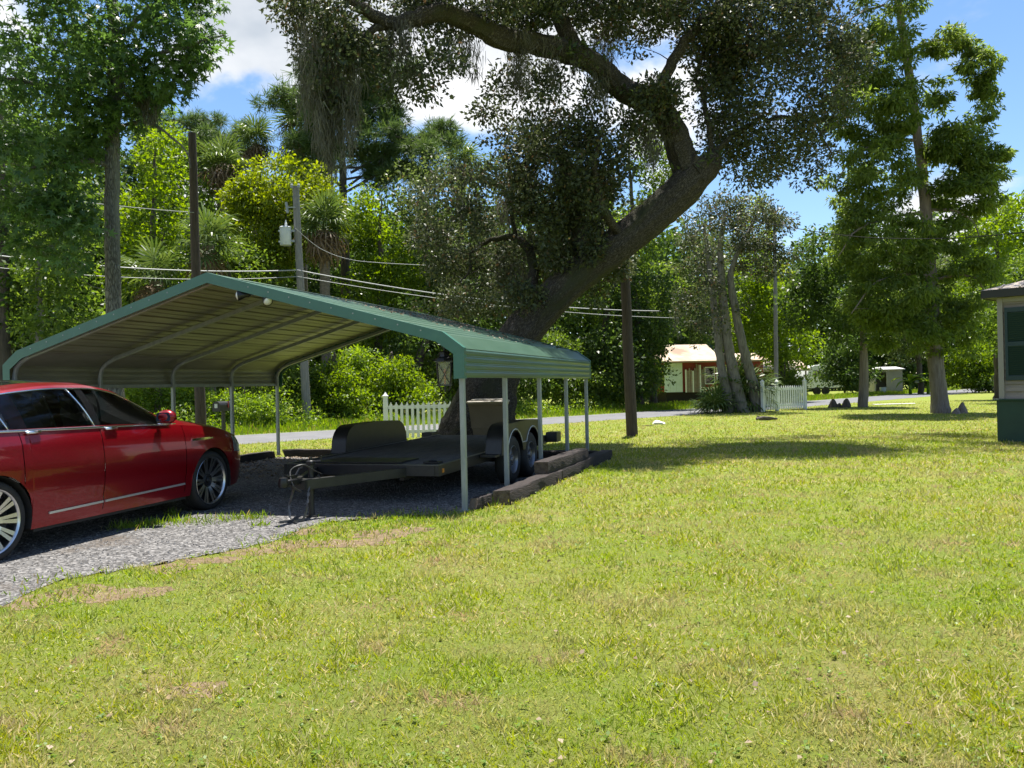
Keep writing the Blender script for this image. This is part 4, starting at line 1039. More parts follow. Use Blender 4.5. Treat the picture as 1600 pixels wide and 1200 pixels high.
for dx in (-.10, .16): m.lathe([(.04, -.06), (.06, -.02), (.045, .02), (.06, .05), (.03, .12)], 10, Matrix.Translation((q.x + dx, q.y, q.z + .06)))
m.build('insulator', M['galv'], tp)
b4 = at(1213, 620, 47); b4.z = 0; t4 = at(1210, 330, 47)
pole('utility_pole', 'thin grey pole rising behind the picket fence corner', b4, t4, .13, .10, M['pole_grey'])
def cable(label, pts, r=.012, sag=.0, dark=False, n=30):
    P = spline(pts, n) if len(pts) > 2 else np.array([list(Vector(pts[0]).lerp(Vector(pts[1]), i / (n - 1)) - Vector((0, 0, sag * 4 * (i / (n - 1)) * (1 - i / (n - 1))))) for i in range(n)])
    m = MB(); m.tube(P, r, 4); o = m.build('overhead_cable', M['cable_dark'] if dark else M['cable'], None, True); tag(o, label, 'cable', 'overhead cables along the road')
tpp = lambda py: Vector(b) + up_pole(py) + Vector((0, -.16, 0))
cable('thick pale overhead cable from far left trees to the transformer pole', [at(-60, 392, 24), tpp(423)], .022, .25)
cable('thick pale overhead cable from the transformer pole into the oak', [tpp(423), at(1030, 486, 37)], .022, .35)
cable('thin lower overhead cable left of the transformer pole', [at(-60, 412, 24), tpp(433)], .012, .25)
cable('thin lower overhead cable right of the transformer pole', [tpp(433), at(1060, 497, 37.6)], .014, .30)
cable('thin top wire from upper left woods to the dark pole', [at(-60, 285, 23), at(303, 332, 20.05)], .009, .1)
cable('slack service wire looping down from the transformer', [tpp(358), at(500, 388, 31), at(545, 405, 31.3), at(600, 411, 32), at(700, 416, 33)], .012)
cable('dark service wire sagging across the cypress towards the house', [at(1120, 335, 30), at(1215, 352, 27.5), at(1330, 369, 24), at(1450, 373, 21), at(1560, 367, 18.6), at(1720, 350, 16.4)], .011, dark=True)

# ================================================================== mailbox
def build_mailbox():
    p = at(349, 650, 19.6); p.z = 0; root = thing('mailbox', 'black roadside mailbox on a post behind the carport', 'mailbox', p, R(-18))
    m = MB(); m.box((0, 0, .47), (.075, .075, .94), ch=.006); m.build('post', M['black_steel'], root)
    prof = [(-.10, 0), (.10, 0), (.10, .14)] + [(.10 * math.cos(a), .14 + .10 * math.sin(a)) for a in np.linspace(.2, PI - .2, 8)] + [(-.10, .14)]
    m = MB(); m.prism([(p_, q_ + .94) for p_, q_ in prof], -.24, .26, 'y'); m.build('box', M['black_plastic'], root)
    m = MB(); m.prism([(p_ * 1.08, q_ * 1.04 + .935) for p_, q_ in prof], -.262, -.242, 'y'); d = m.build('door', M['black_plastic'], root)
    m = MB(); m.box((.0, -.266, 1.07), (.085, .006, .10)); m.build('number_plate', mat('pale_plate', (.55, .55, .55), .5), d)
    m = MB(); m.box((.113, .05, 1.10), (.012, .03, .16)); m.build('flag', mat('mail_flag', (.3, .02, .02), .5), root)
build_mailbox()

# ================================================================== house on the right
def build_house():
    c = at(1560, 689, 17.0); c.z = 0
    u = Vector((.70, -.714, 0)).normalized(); v = Vector((u.y * -1, u.x, 0))            # along the visible wall, and into the house
    rz = math.atan2(u.y, u.x)
    root = thing('manufactured_house', 'tan siding house corner with dark green skirting and shutter', 'house', c, rz)
    LW, DW = 9.0, 6.5
    sk = mat('dark_green_skirting', (.006, .035, .022), .5, 0, (.009, .045, .028), 4); sid = mat('weathered_tan_siding', (.21, .18, .16), .7, 0, (.27, .235, .21), 3, bump=.15, bscale=20, stretch=(.4, 2, 6), rand=.05)
    trimm = mat('pale_corner_trim', (.27, .25, .225), .6); roofm = mat('tan_metal_roof', (.42, .34, .26), .5, 0, (.48, .40, .32), 2); fas = mat('dark_fascia', (.02, .02, .018), .6)
    shut = mat('blue_green_shutter', (.007, .030, .034), .5)
    HS = .86; HE = 3.02
    # skirting panels
    n = 6
    for k in range(n):
        m = MB(); m.box((LW * (k + .5) / n, .0, HS / 2), (LW / n - .012, .05, HS)); m.build('skirting_panel', sk, root)
    for k in range(4):
        m = MB(); m.box((.0, .03 + DW * (k + .5) / 4, HS / 2), (.05, DW / 4 - .012, HS)); m.build('skirting_panel', sk, root)
    m = MB(); m.box((LW / 2 - .02, -.02, HS + .02), (LW + .10, .14, .04), ch=.008); m.build('skirting_cap', sk, root)
    # wall core and lap boards
    m = MB(); m.box((LW / 2 + .05, DW / 2 + .04, (HS + HE) / 2), (LW - .08, DW - .1, HE - HS - .02)); m.build('wall', sid, root)
    nb = 14; bh = (HE - HS - .04) / nb
    bm_ = MB(); bm_.add([(.10, -.012, 0), (LW, -.012, 0), (LW, .02, bh), (.10, .02, bh), (.10, .02, 0), (LW, .02, 0)], [(0, 1, 2, 3), (0, 1, 5, 4)]); bme = bm_.mesh('siding_board')
    bs_ = MB(); bs_.add([(.046, .10, 0), (.046, DW, 0), (.078, DW, bh), (.078, .10, bh), (.09, .10, 0), (.09, DW, 0)], [(0, 1, 2, 3), (0, 1, 5, 4)]); bse = bs_.mesh('siding_board')
    for k in range(nb):
        o = link('siding_board', bme, sid, root); o.location = (0, .04, HS + .04 + k * bh)
        o = link('siding_board', bse, sid, root); o.location = (0, 0, HS + .04 + k * bh)
    m = MB(); m.box((.085, .030, (HS + HE) / 2 + .02), (.10, .10, HE - HS - .04)); m.build('corner_trim', trimm, root)
    m = MB(); m.box((LW / 2, .03, HE - .05), (LW - .2, .06, .10)); m.build('frieze_board', trimm, root)
    # shutter with louvres, window beyond it
    sx0, sx1, sz0, sz1 = .17, .60, 1.28, 2.80
    m = MB()
    for x in (sx0 + .025, sx1 - .025): m.box((x, .0, (sz0 + sz1) / 2), (.05, .035, sz1 - sz0))
    for z in (sz0 + .05, (sz0 + sz1) / 2, sz1 - .05): m.box(((sx0 + sx1) / 2, .0, z), (sx1 - sx0 - .10, .034, .09))
    sh = m.build('shutter', shut, root)
    nl = 30
    lo = MB(); lo.box((0, 0, 0), (sx1 - sx0 - .10, .006, .05), Matrix.Rotation(.55, 3, 'X')); lme = lo.mesh('louvre')
    for k in range(nl):
        z = sz0 + .11 + (sz1 - sz0 - .22) * (k + .5) / nl
        if abs(z - (sz0 + sz1) / 2) < .06: continue
        o = link('louvre', lme, shut, sh); o.location = ((sx0 + sx1) / 2, .005, z)
    m = MB(); m.box(((sx0 + sx1) / 2, .022, (sz0 + sz1) / 2), (sx1 - sx0 - .02, .008, sz1 - sz0)); m.build('shutter_back', shut, sh)
    m = MB(); wx0, wx1 = .66, 1.65
    for x in (wx0, wx1): m.box((x, -.005, 2.05), (.06, .05, 1.55))
    for z in (1.27, 2.05, 2.83): m.box(((wx0 + wx1) / 2, -.005, z), (wx1 - wx0 - .06, .048, .06))
    w = m.build('window', trimm, root); m = MB(); m.box(((wx0 + wx1) / 2, .015, 2.05), (wx1 - wx0, .01, 1.5)); m.build('pane', M['glass_dark'], w)
    # hip roof with overhang
    ov = .22; e0 = HE + .0; pk = 1.05; hh = DW / 2 + ov
    V = [(-ov, -ov, e0 + .16), (LW + ov, -ov, e0 + .16), (LW + ov, DW + ov, e0 + .16), (-ov, DW + ov, e0 + .16), (hh - ov, DW / 2, e0 + .16 + pk), (LW - hh + ov, DW / 2, e0 + .16 + pk)]
    m = MB(); m.add(V, [(0, 1, 5, 4), (1, 2, 5), (2, 3, 4, 5), (3, 0, 4)]); m.build('roof', roofm, root)
    rib = MB()
    for k in range(1, 26):
        x = -ov + (LW + 2 * ov) * k / 26; d = min(x + ov, LW + ov - x, hh)
        z = lambda dd: e0 + .165 + pk * dd / hh
        rib.beam((x, -ov + .002, z(0) + .008), (x, -ov + d * .98, z(d * .98) + .008), .035, .02)
    rib.build('roof_rib', roofm, root)
    m = MB(); m.box((LW / 2, -ov + .015, e0 + .075), (LW + 2 * ov - .05, .03, .16)); m.box((-ov + .015, DW / 2, e0 + .075), (.03, DW + 2 * ov - .10, .16)); m.box((LW / 2, DW / 2, e0 + .012), (LW + 2 * ov - .10, DW + 2 * ov - .10, .02)); m.build('fascia', fas, root)
build_house()

# ================================================================== far buildings across the road
def build_mobile_home():
    Y = 54.0; a = at(1040, 606, Y); c = Vector((a.x, Y, 0)); root = thing('mobile_home', 'run-down red and white mobile home with tan roof across the road', 'house', c, R(6))
    red = mat('faded_red_siding', (.20, .025, .022), .7, 0, (.26, .04, .034), 3); wh = mat('pale_mint_siding', (.62, .70, .70), .6, 0, (.54, .62, .61), 2); rf = mat('rusty_tan_roof', (.34, .25, .155), .7, 0, (.42, .34, .25), 1.5, col3=(.24, .13, .075), n3=.56)
    plank = mat('grey_brown_plank', (.20, .155, .125), .85, 0, (.27, .22, .18), 4, rand=.25); wt = mat('white_frame', (.7, .7, .7), .5)
    LW = 6.9; z0 = .75; z1 = 2.72
    m = MB(); m.box((LW / 2, 2.2, (z0 + z1) / 2), (LW, 4.0, z1 - z0)); m.build('wall', red, root)
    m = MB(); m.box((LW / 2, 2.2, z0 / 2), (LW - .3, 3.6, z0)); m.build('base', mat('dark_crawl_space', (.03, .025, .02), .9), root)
    for k in range(3):
        m = MB(); m.box((-.04 + .42 * (k + .5), .14, (z0 + z1) / 2 - .03), (.41, .05, z1 - z0 - .02)); m.build('wall_panel', wh, root)
    rg = random.Random(4)
    for k in range(11):
        m = MB(); h = rg.uniform(1.4, 1.95); m.box((1.42 + k * .125, .02 - .02 * (k % 2), z0 + h / 2 - .05), (.10, .03, h)); o = m.build('plank', plank if k % 4 else wt, root)
    for x0, x1 in ((2.78, 3.45), (3.62, 4.3), (5.2, 6.0)):
        m = MB(); zc0, zc1 = 1.25, 2.35
        for x in (x0, x1): m.box((x, .16, (zc0 + zc1) / 2), (.07, .06, zc1 - zc0))
        for z in (zc0, (zc0 + zc1) / 2, zc1): m.box(((x0 + x1) / 2, .16, z), (x1 - x0 - .07, .058, .07))
        w = m.build('window', wt, root); m = MB(); m.box(((x0 + x1) / 2, .19, (zc0 + zc1) / 2), (x1 - x0, .02, zc1 - zc0)); m.build('pane', M['glass_dark'], w)
    # roof: low front slope and a higher gabled addition
    m = MB(); m.prism([(-.25, z1 - .02), (-.25, z1 + .08), (2.4, z1 + .62), (4.5, z1 + .06), (4.5, z1 - .02)], -.35, LW + .3, 'x'); m.build('roof', rf, root)
    m = MB(); m.prism([(.2, z1 + .4), (2.4, z1 + 1.55), (2.4, z1 + 1.63), (.0, z1 + .42)], .6, .6 + .01, 'y')
    V = [(.7, 1.8, z1 + .45), (4.4, 1.8, z1 + .45), (4.4, 5.2, z1 + .45), (.7, 5.2, z1 + .45), (1.0, 3.5, z1 + 1.35), (4.1, 3.5, z1 + 1.35)]
    m = MB(); m.add(V, [(0, 1, 5, 4), (1, 2, 5), (2, 3, 4, 5), (3, 0, 4)]); m.build('upper_roof', rf, root)
    a2 = at(1180, 600, 62); c2 = Vector((a2.x, 62, 0)); r2 = thing('open_shelter', 'low pale roofed open shelter beyond the thin grey pole', 'shelter', c2, 0)
    m = MB(); m.prism([(-.2, 2.05), (-.2, 2.18), (2.2, 2.95), (4.4, 2.30), (4.4, 2.1)], -.4, 4.2, 'x'); m.build('roof', rf, r2)
    for x in (0, 1.3, 2.6, 3.9):
        m = MB(); m.box((x, 0, 1.02), (.10, .10, 2.06)); m.build('post', plank, r2)
    m = MB(); m.box((1.9, 4.1, 1.0), (4.2, .06, 2.1)); m.build('back_wall', mat('dark_boards', (.06, .05, .04), .9), r2)
build_mobile_home()
def build_camper():
    Y = 70; p = at(1259, 596, Y); c = Vector((p.x, Y, 0)); root = thing('camper_trailer', 'white camper trailer half hidden behind the round shrub', 'camper', c, R(8)); root.scale = (1.15,) * 3
    wh = mat('white_camper_skin', (.72, .73, .74), .4)
    prof = [(0, .55), (0, 1.2), (.25, 1.9), (.7, 2.25), (2.6, 2.35), (3.1, 2.0), (3.2, .55)]
    m = MB(); m.prism(prof, 0, 1.9, 'y'); m.build('body', wh, root)
    m = MB(); m.box((1.0, -.012, 1.65), (.8, .02, .45)); m.build('window', M['glass_dark'], root)
    for x in (.9, 1.6):
        m = MB(); m.lathe([(.05, -.08), (.30, -.08), (.32, 0), (.30, .08), (.05, .08)], 18, Matrix.Translation((x, .05, .32)) @ Matrix.Rotation(PI / 2, 4, 'X')); m.build('wheel', M['tyre'], root, True, 40)
    m = MB(); m.box((1.6, .95, .50), (3.1, 1.7, .1)); m.tube([(0, .95, .5), (-.8, .95, .45)], .05, 6); m.build('chassis', M['black_steel'], root)
build_camper()
def build_shed():
    Y = 69; p = at(1366, 600, Y); c = Vector((p.x, Y, 0)); root = thing('garden_shed', 'small pale shed with open dark doorway beyond the road bend', 'shed', c, R(-10)); root.scale = (1.2,) * 3
    w = mat('pale_grey_shed', (.36, .34, .30), .7, 0, (.42, .40, .36), 3)
    m = MB(); m.box((.05, 0, .85), (.1, .06, 1.7)); m.box((.86, 0, .85), (.1, .06, 1.7)); m.box((.46, 0, 1.62), (.7, .06, .16)); m.box((1.4, 0, .85), (.98, .06, 1.7)); m.box((.03, .9, .85), (.06, 1.74, 1.7)); m.box((1.86, .9, .85), (.06, 1.74, 1.7)); m.box((.95, 1.8, .85), (1.88, .06, 1.7)); m.build('wall', w, root)
    m = MB(); m.prism([(-.2, 1.70), (-.2, 1.76), (2.0, 1.95), (2.0, 1.70)], -.12, 2.02, 'x'); m.build('roof', mat('pale_shed_roof', (.6, .6, .58), .5), root)
    p = at(1376, 600, 67); o = MB(); o.lathe([(.0, 0), (.20, 0), (.24, .55), (.25, .56), (.22, .56), (.19, .05)], 14); ob = o.build('bucket', mat('pale_blue_plastic', (.45, .52, .58), .5), None, True, 40); ob.location = (p.x, 66.6, 0); ob.scale = (1.1, 1.1, 1.1); tag(ob, 'pale tall bucket standing before the shed doorway', 'bucket')
    p = at(1436, 600, 66); r = thing('mailbox', 'far dark mailbox on a post near the banana plants', 'mailbox', (p.x, 66, 0))
    m = MB(); m.box((0, 0, .45), (.09, .09, .9)); m.build('post', M['pole_grey'], r); m = MB(); m.prism([(-.12, .9), (.12, .9), (.12, 1.05), (.07, 1.12), (-.07, 1.12), (-.12, 1.05)], -.28, .28, 'x'); m.build('box', M['galv'], r)
build_shed()

# ================================================================== small things on the lawn
def rock(name, label, cat, p, s, mt, seed=1, group=None, tall=1.0):
    rg = random.Random(seed); bm = bmesh.new(); bmesh.ops.create_icosphere(bm, subdivisions=2, radius=1.0)
    for v in bm.verts:
        k = 1 + .22 * math.sin(v.co.x * 3 + seed) * math.cos(v.co.y * 2.7 + seed * 2) + rg.uniform(-.08, .08); v.co = Vector((v.co.x * s[0] * k, v.co.y * s[1] * k, max(-.25, v.co.z) * s[2] * k * tall))
    me = bpy.data.meshes.new(name); bm.to_mesh(me); bm.free(); o = link(name, me, mt, None, True, 35); o.location = (p.x, p.y, .01); return tag(o, label, cat, group)
pale = mat('pale_limestone', (.52, .50, .46), .85, 0, (.62, .60, .56), 6, bump=.5)
rock('pale_rock', 'pale flat rock on the lawn right of the brown pole', 'rock', gp(1030, 663), (.22, .16, .12), pale, 3)
brk = M['dark_bark']
def log():
    p = gp(1198, 657); m = MB(); rg = random.Random(8); m.tube([(-.36, 0, .06), (-.15, .02, .09), (.1, .0, .07), (.36, -.05, .05)], [.05, .08, .07, .03], 8, jit=.15, rng=rg); m.tube([(-.2, 0, .1), (-.34, .03, .17)], [.04, .02], 6)
    o = m.build('log', M['dark_bark'], None, True, 40); o.location = (p.x, p.y, 0); tag(o, 'short dark broken log lying on the lawn', 'log')
    p = gp(1012, 666); m = MB(); m.tube([(-.2, 0, .012), (0, .03, .02), (.2, 0, .012)], [.012, .016, .008], 5); o = m.build('stick', M['dark_bark'], None, True); o.location = (p.x, p.y, 0); tag(o, 'thin dark stick beside the pale rock', 'stick')
log()
def knee(px, py, h, r, seed, label):
    p = gp(px, py); rg = random.Random(seed); m = MB(); m.tube([(0, 0, -.05), (.02, 0, h * .35), (.03, .01, h * .75), (.04, 0, h)], [r * 1.3, r, r * .62, r * .22], 9, jit=.16, rng=rg)
    o = m.build('cypress_knee', M['cyp_bark'] if px > 1400 else M['dark_bark'], None, True, 45); o.location = (p.x, p.y, 0); tag(o, label, 'tree root', 'cypress knees around the two lawn trees')
knee(1503, 646, .42, .16, 1, 'tall pale pointed cypress knee beside the taller cypress'); knee(1494, 647, .22, .13, 2, 'low rounded cypress knee beside the taller cypress')
knee(1301, 637, .42, .20, 3, 'stout dark knee, outermost left of the lawn tree by the fence'); knee(1311, 637, .22, .13, 4, 'short dark knee between two stouter ones by the fence'); knee(1322, 637, .44, .20, 5, 'stout dark knee nearest the lawn tree by the fence')
slab = MB(); slab.prism([(0, 0), (2.2, .3), (2.6, 1.2), (.2, .9)], 0.004, .03, 'z'); p = gp(1368, 633); so = slab.build('concrete_slab', mat('pale_concrete', (.50, .49, .46), .85, 0, (.42, .41, .38), 3)); so.location = (p.x, p.y, 0); tag(so, 'pale concrete pad in the grass beside the road', 'slab')
# ================================================================== trees
def ell_px(x0, y0, x1, y1, Y, dy=None):
    c = at((x0 + x1) / 2, (y0 + y1) / 2, Y); rx = (x1 - x0) / 2 / F * Y; rz = (y1 - y0) / 2 / F * Y
    return (np.array(c), np.array([rx, dy if dy else rx, rz]))
def sample_mass(rng, c, r, n, shell=.45):
    u = rnd_unit(rng, n); k = (rng.random(n) * (1 - shell) + shell) ** .6
    return c[None] + u * k[:, None] * r[None]
def limb_tube(mb, P, r0, r1, n=6):
    P = [Vector(p) for p in P]; m = len(P); mb.tube(P, [r0 + (r1 - r0) * (i / (m - 1)) ** .8 for i in range(m)], n, cap=False)
class Tree:
    def __init__(s, name, label, base, seed, group=None, cat='tree'):
        s.base = Vector(base); s.root = thing(name, label, cat, s.base, 0, group); s.rng = np.random.default_rng(seed); s.rg = random.Random(seed)
        s.wood = MB(); s.skel = []; s.pos = []; s.dir = []; s.nrm = []; s.size = []; s.cl = []
    def limb(s, pts, radii, n=10, seg=None, jit=.0, ridge=0.0):
        P = np.array([list(Vector(p[:3]) - s.base) for p in pts]); m = seg or (len(P) * 4); Q = spline(P, m)
        rr = np.interp(np.linspace(0, 1, m), np.linspace(0, 1, len(radii)), radii)
        if jit: Q[1:-1] += s.rng.normal(size=(m - 2, 3)) * jit
        s.wood.tube([Vector(q) for q in Q], list(rr), n, cap=True, jit=.02 if ridge else .05, rng=s.rg, ridge=ridge)
        for q, r in zip(Q, rr): s.skel.append((q, r))
    def mass(s, c, r, ncl, clr, per, twig=True, flat=.7, up=.3, droop=0.0, size=.12, svar=.35, minr=0.0, maxtw=99, shell=.45, tr=.03):
        c = np.asarray(c) - np.array(s.base); C = sample_mass(s.rng, c, np.asarray(r), ncl, shell)
        C = C[C[:, 2] + s.base.z > clr * .5 + minr]
        if len(C) == 0: return
        rads = clr * s.rng.uniform(.65, 1.35, len(C)); cnt = np.maximum(3, (per * (rads / clr) ** 2).astype(int))
        p, d, n = blob_leaves(s.rng, C, rads, cnt, flat, up, droop)
        k = p[:, 2] + s.base.z > .05
        s.pos.append(p[k]); s.dir.append(d[k]); s.nrm.append(n[k]); s.size.append(size * s.rng.uniform(1 - svar, 1 + svar, k.sum()))
        if twig and s.skel:
            S = np.array([q for q, _ in s.skel]); SR = np.array([r for _, r in s.skel])
            for cc in C:
                dd = np.linalg.norm(S - cc[None], axis=1) + np.maximum(0, S[:, 2] - cc[2] + .3) * .8
                j = int(np.argmin(dd)); a = S[j]; L_ = np.linalg.norm(cc - a)
                if L_ < .15 or L_ > maxtw: continue
                mid = a * .5 + cc * .5 + s.rng.normal(size=3) * L_ * .10; mid[2] -= .06 * L_
                r0 = min(SR[j] * .6, tr * (.5 + .35 * L_)); limb_tube(s.wood, spline([a, mid, cc], 6), r0, r0 * .25, 5)
                for t in (.35, .65, 1.0):
                    s.skel.append((a * (1 - t) + cc * t, r0 * (1 - .6 * t)))
                S = np.array([q for q, _ in s.skel]); SR = np.array([r for _, r in s.skel])
        s.cl.append(C)
    def finish(s, leafm, bark, shape='leaf', crown='crown', width=None):
        if s.wood.v: s.wood.build('trunk', bark, s.root, True, 60)
        if s.pos:
            me = leaf_mesh(crown, np.concatenate(s.pos), np.concatenate(s.dir), np.concatenate(s.nrm), np.concatenate(s.size), shape)
            link(crown, me, leafm, s.root)
        s.pos, s.dir, s.nrm, s.size = [], [], [], []
        return s
def moss_part(root, base, anchors, lens, rng, per=26, spread=.12, name='moss', wscale=1.0):
    P = []; D = []; S = []; Nn = []
    for a, l in zip(anchors, lens):
        k = int(per * 2.2 * (1 + l)); t = rng.random(k) ** 1.15; ph = rng.uniform(0, 6, 2)
        sw = np.stack([np.sin(t * 5 + ph[0]), np.sin(t * 4 + ph[1]), t * 0], 1) * .035 * l
        p = np.array(a)[None] + rng.normal(size=(k, 3)) * np.array([spread, spread, .05]) * (1.1 - .75 * t)[:, None] + sw; p[:, 2] -= t * l
        P.append(p); D.append(np.tile([0, 0, -1.0], (k, 1)) + rng.normal(size=(k, 3)) * .28); S.append(rng.uniform(.10, .34, k))
    P = np.concatenate(P); D = np.concatenate(D); S = np.concatenate(S); N_ = rnd_unit(rng, len(P)); N_[:, 2] *= .1
    me = leaf_mesh(name, P, D, N_, S, 'strand', width=rng.uniform(.12, .26, len(S)) * wscale); link(name, me, M['moss'], root)

# ---------------------------------------------------------------- the big leaning live oak
def build_oak():
    base = at(742, 690, 18.4); base.z = 0
    T = Tree('live_oak_tree', 'huge leaning live oak with crooked limbs over the carport', base, 21)
    Y = 18.4
    L1 = [(742, 706, Y), (752, 650, Y), (772, 590, Y), (808, 530, Y), (850, 478, Y), (905, 428, Y - .1), (965, 383, Y - .2), (1030, 330, Y - .3), (1075, 288, Y - .4), (1092, 255, Y - .4)]
    pts = [at(*p) for p in L1]; pts[0].z = -.15
    T.limb(pts, [1.05, .78, .55, .45, .41, .39, .38, .38, .39, .34], 44, 110, .006, .038)
    T.limb([at(1085, 275, Y - .4), at(1107, 258, Y - .4), at(1118, 240, Y - .45)], [.40, .30, .16], 12, 8)            # burl at the elbow
    T.limb([at(1082, 285, Y - .4), at(1066, 245, Y - .4), at(1052, 205, Y - .5), at(1026, 168, Y - .6), at(970, 138, Y - .9), at(945, 112, Y - 1.2), at(905, 88, Y - 1.6), at(836, 68, Y - 2.2), at(790, 62, Y - 2.6), at(735, 36, Y - 3.2), at(688, 20, Y - 3.6), at(612, 36, Y - 4.0), at(560, 10, Y - 4.3), at(500, -30, Y - 4.6)],
           [.33, .30, .28, .27, .25, .23, .22, .21, .22, .18, .16, .12, .10, .07], 28, 100, .012, .045)
    T.limb([at(1040, 185, Y - .5), at(1040, 120, Y - .6), at(1075, 60, Y - .6), at(1130, 0, Y - .5), at(1200, -80, Y), at(1290, -150, Y + .6)], [.15, .13, .115, .10, .08, .05], 10, 30, .03)
    T.limb([at(905, 88, Y - 1.6), at(870, 20, Y - 1.4), at(840, -60, Y - 1), at(830, -150, Y - .4)], [.2, .17, .13, .08], 9, 18, .03)
    T.limb([at(1112, 250, Y - .45), at(1150, 205, Y - .5), at(1205, 185, Y - .6), at(1262, 190, Y - .8), at(1300, 240, Y - 1)], [.07, .06, .05, .035, .02], 7, 20, .03)
    T.limb([at(1110, 245, Y - .4), at(1108, 190, Y - .4), at(1090, 120, Y - .2), at(1110, 40, Y), at(1160, -40, Y + .3)], [.07, .06, .05, .04, .03], 7, 20, .03)
    T.limb([at(912, 425, Y), at(905, 360, Y + .2), at(890, 290, Y + .3), at(880, 245, Y + .3), at(845, 235, Y + .2), at(800, 275, Y)], [.22, .20, .17, .13, .09, .05], 18, 40, .02, .05)   # upright limb from the trunk
    T.limb([at(830, 500, Y), at(832, 450, Y + .4), at(830, 400, Y + .7), at(806, 372, Y + .9), at(770, 375, Y + .9), at(738, 392, Y + .8), at(734, 420, Y + .8), at(720, 440, Y + .7)], [.17, .14, .11, .09, .06, .04, .03, .015], 8, 32, .015)   # arching half-dead branch
    T.limb([at(806, 372, Y + .9), at(800, 320, Y + 1), at(802, 280, Y + 1.1), at(790, 240, Y + 1.1)], [.06, .05, .045, .03], 7, 12, .02)
    T.limb([at(980, 375, Y - .2), at(945, 330, Y - 1), at(930, 270, Y - 1.4), at(935, 215, Y - 1.6)], [.12, .09, .06, .04], 7, 14, .02)
    T.limb([at(612, 36, Y - 4), at(560, 60, Y - 4.2), at(520, 110, Y - 4.3), at(505, 170, Y - 4.3)], [.08, .06, .05, .03], 7, 12, .02)
    S = .098
    def m(x0, y0, x1, y1, Yc, dy, ncl, clr=.42, per=150, **k):
        if y0 > -200: ncl = int(ncl * 1.3)
        c, r = ell_px(x0, y0, x1, y1, Yc, dy); k.setdefault('size', S); T.mass(c, r, ncl, clr, per, **k)
    m(1090, -90, 1330, 310, Y - .3, 1.8, 120, .44, 170, tr=.02)
    m(1040, -140, 1260, 130, Y - .2, 2.0, 62, .46, 165, tr=.02)
    m(860, -130, 1100, 60, Y - 1.2, 2.0, 75, .46, 170, tr=.02)
    m(600, -110, 900, 40, Y - 3.0, 1.8, 75, .42, 165, tr=.02)
    m(440, -90, 640, 100, Y - 4.2, 1.5, 34, .40, 160, tr=.02)
    m(470, 60, 570, 180, Y - 4.3, .8, 12, .30, 80, tr=.015)
    m(560, 60, 720, 150, Y - 3.7, 1.0, 14, .36, 100, tr=.015)
    m(740, 90, 960, 260, Y - .9, 1.4, 36, .38, 120, tr=.015)
    m(780, 190, 960, 360, Y + .1, 1.4, 58, .40, 160, tr=.015)
    m(640, 260, 880, 430, Y + 1.0, 1.4, 40, .40, 150, tr=.015)
    m(640, 400, 830, 500, Y + 1.4, 1.2, 22, .40, 150, tr=.015)
    m(840, 330, 980, 470, Y + .9, .9, 40, .36, 160, tr=.015)
    m(830, 330, 950, 420, Y - .5, .5, 14, .30, 120, tr=.012); m(790, 440, 850, 500, Y - .6, .5, 6, .28, 110, tr=.012)
    m(880, 190, 985, 330, Y - 1.3, .7, 18, .34, 120, tr=.012)
    m(960, 130, 1060, 230, Y - 1.0, 1.0, 20, .34, 120, tr=.012)
    m(1000, -330, 1620, -100, Y + 2.2, 3.2, 120, .6, 120, size=.12, tr=.02)       # crown that rises out of the picture and shades the lawn
    m(600, -320, 1040, -130, Y + 0.5, 3.0, 70, .6, 120, size=.12, tr=.02)
    T.finish(M['l_oak'], M['oak_bark'], 'leaf')
    rng = np.random.default_rng(77); bv = np.array(base); A = []; Ln = []
    def mo(px, py, Yc, l, n=1, sx=10, sy=8):
        for _ in range(n):
            A.append(np.array(at(px + rng.normal() * sx, py + rng.normal() * sy, Yc + rng.normal() * .2)) - bv); Ln.append(l * rng.uniform(.7, 1.15))
    mo(500, 30, Y - 4.4, 1.7, 7, 16, 25); mo(530, 80, Y - 4.3, 1.7, 8, 18, 20); mo(505, 150, Y - 4.3, 1.2, 5, 16, 15); mo(545, 130, Y - 4.2, 1.2, 4, 12, 15); mo(485, 60, Y - 4.5, 1.4, 4, 10, 15); mo(600, 30, Y - 4, 1.0, 5, 25, 12)
    mo(812, 40, Y - 2.4, 1.2, 6, 10, 20); mo(930, 60, Y - 1.4, 1.0, 4, 14, 20); mo(950, 30, Y - 1.2, 1.2, 4, 12, 14); mo(1010, 190, Y - .9, .8, 4, 12, 14); mo(880, 60, Y - 1.8, .9, 3, 16, 10); mo(740, 40, Y - 3.2, .7, 4, 20, 12)
    mo(805, 400, Y + .8, 1.0, 6, 14, 14); mo(790, 300, Y + 1, .9, 5, 20, 20); mo(860, 250, Y + .3, .9, 6, 18, 12); mo(1040, 130, Y - .6, .9, 3, 10, 20); mo(820, 440, Y + .6, .8, 4, 10, 12)
    moss_part(T.root, bv, A, Ln, rng, 34, .10)
    # shaggy resurrection fern on top of the elbow
    n = 900; P = []; D = []
    for (px, py, yy, sx, sy) in ((1108, 250, Y - .4, 9, 7), (1070, 262, Y - .25, 10, 8), (1010, 320, Y, 24, 8), (960, 140, Y - .9, 24, 8), (870, 75, Y - 1.9, 34, 6)):
        k = n // 5
        for _ in range(k): P.append(np.array(at(px + rng.normal() * sx, py + rng.normal() * sy, yy + rng.normal() * .2)) - bv); D.append(rng.normal(size=3) * .6 + np.array([0, 0, .25]))
    P = np.array(P); D = np.array(D); me = leaf_mesh('fern_growth', P, D, rnd_unit(rng, len(P)), rng.uniform(.08, .22, len(P)), 'spray'); link('fern_growth', me, M['l_olive'], T.root)
build_oak()

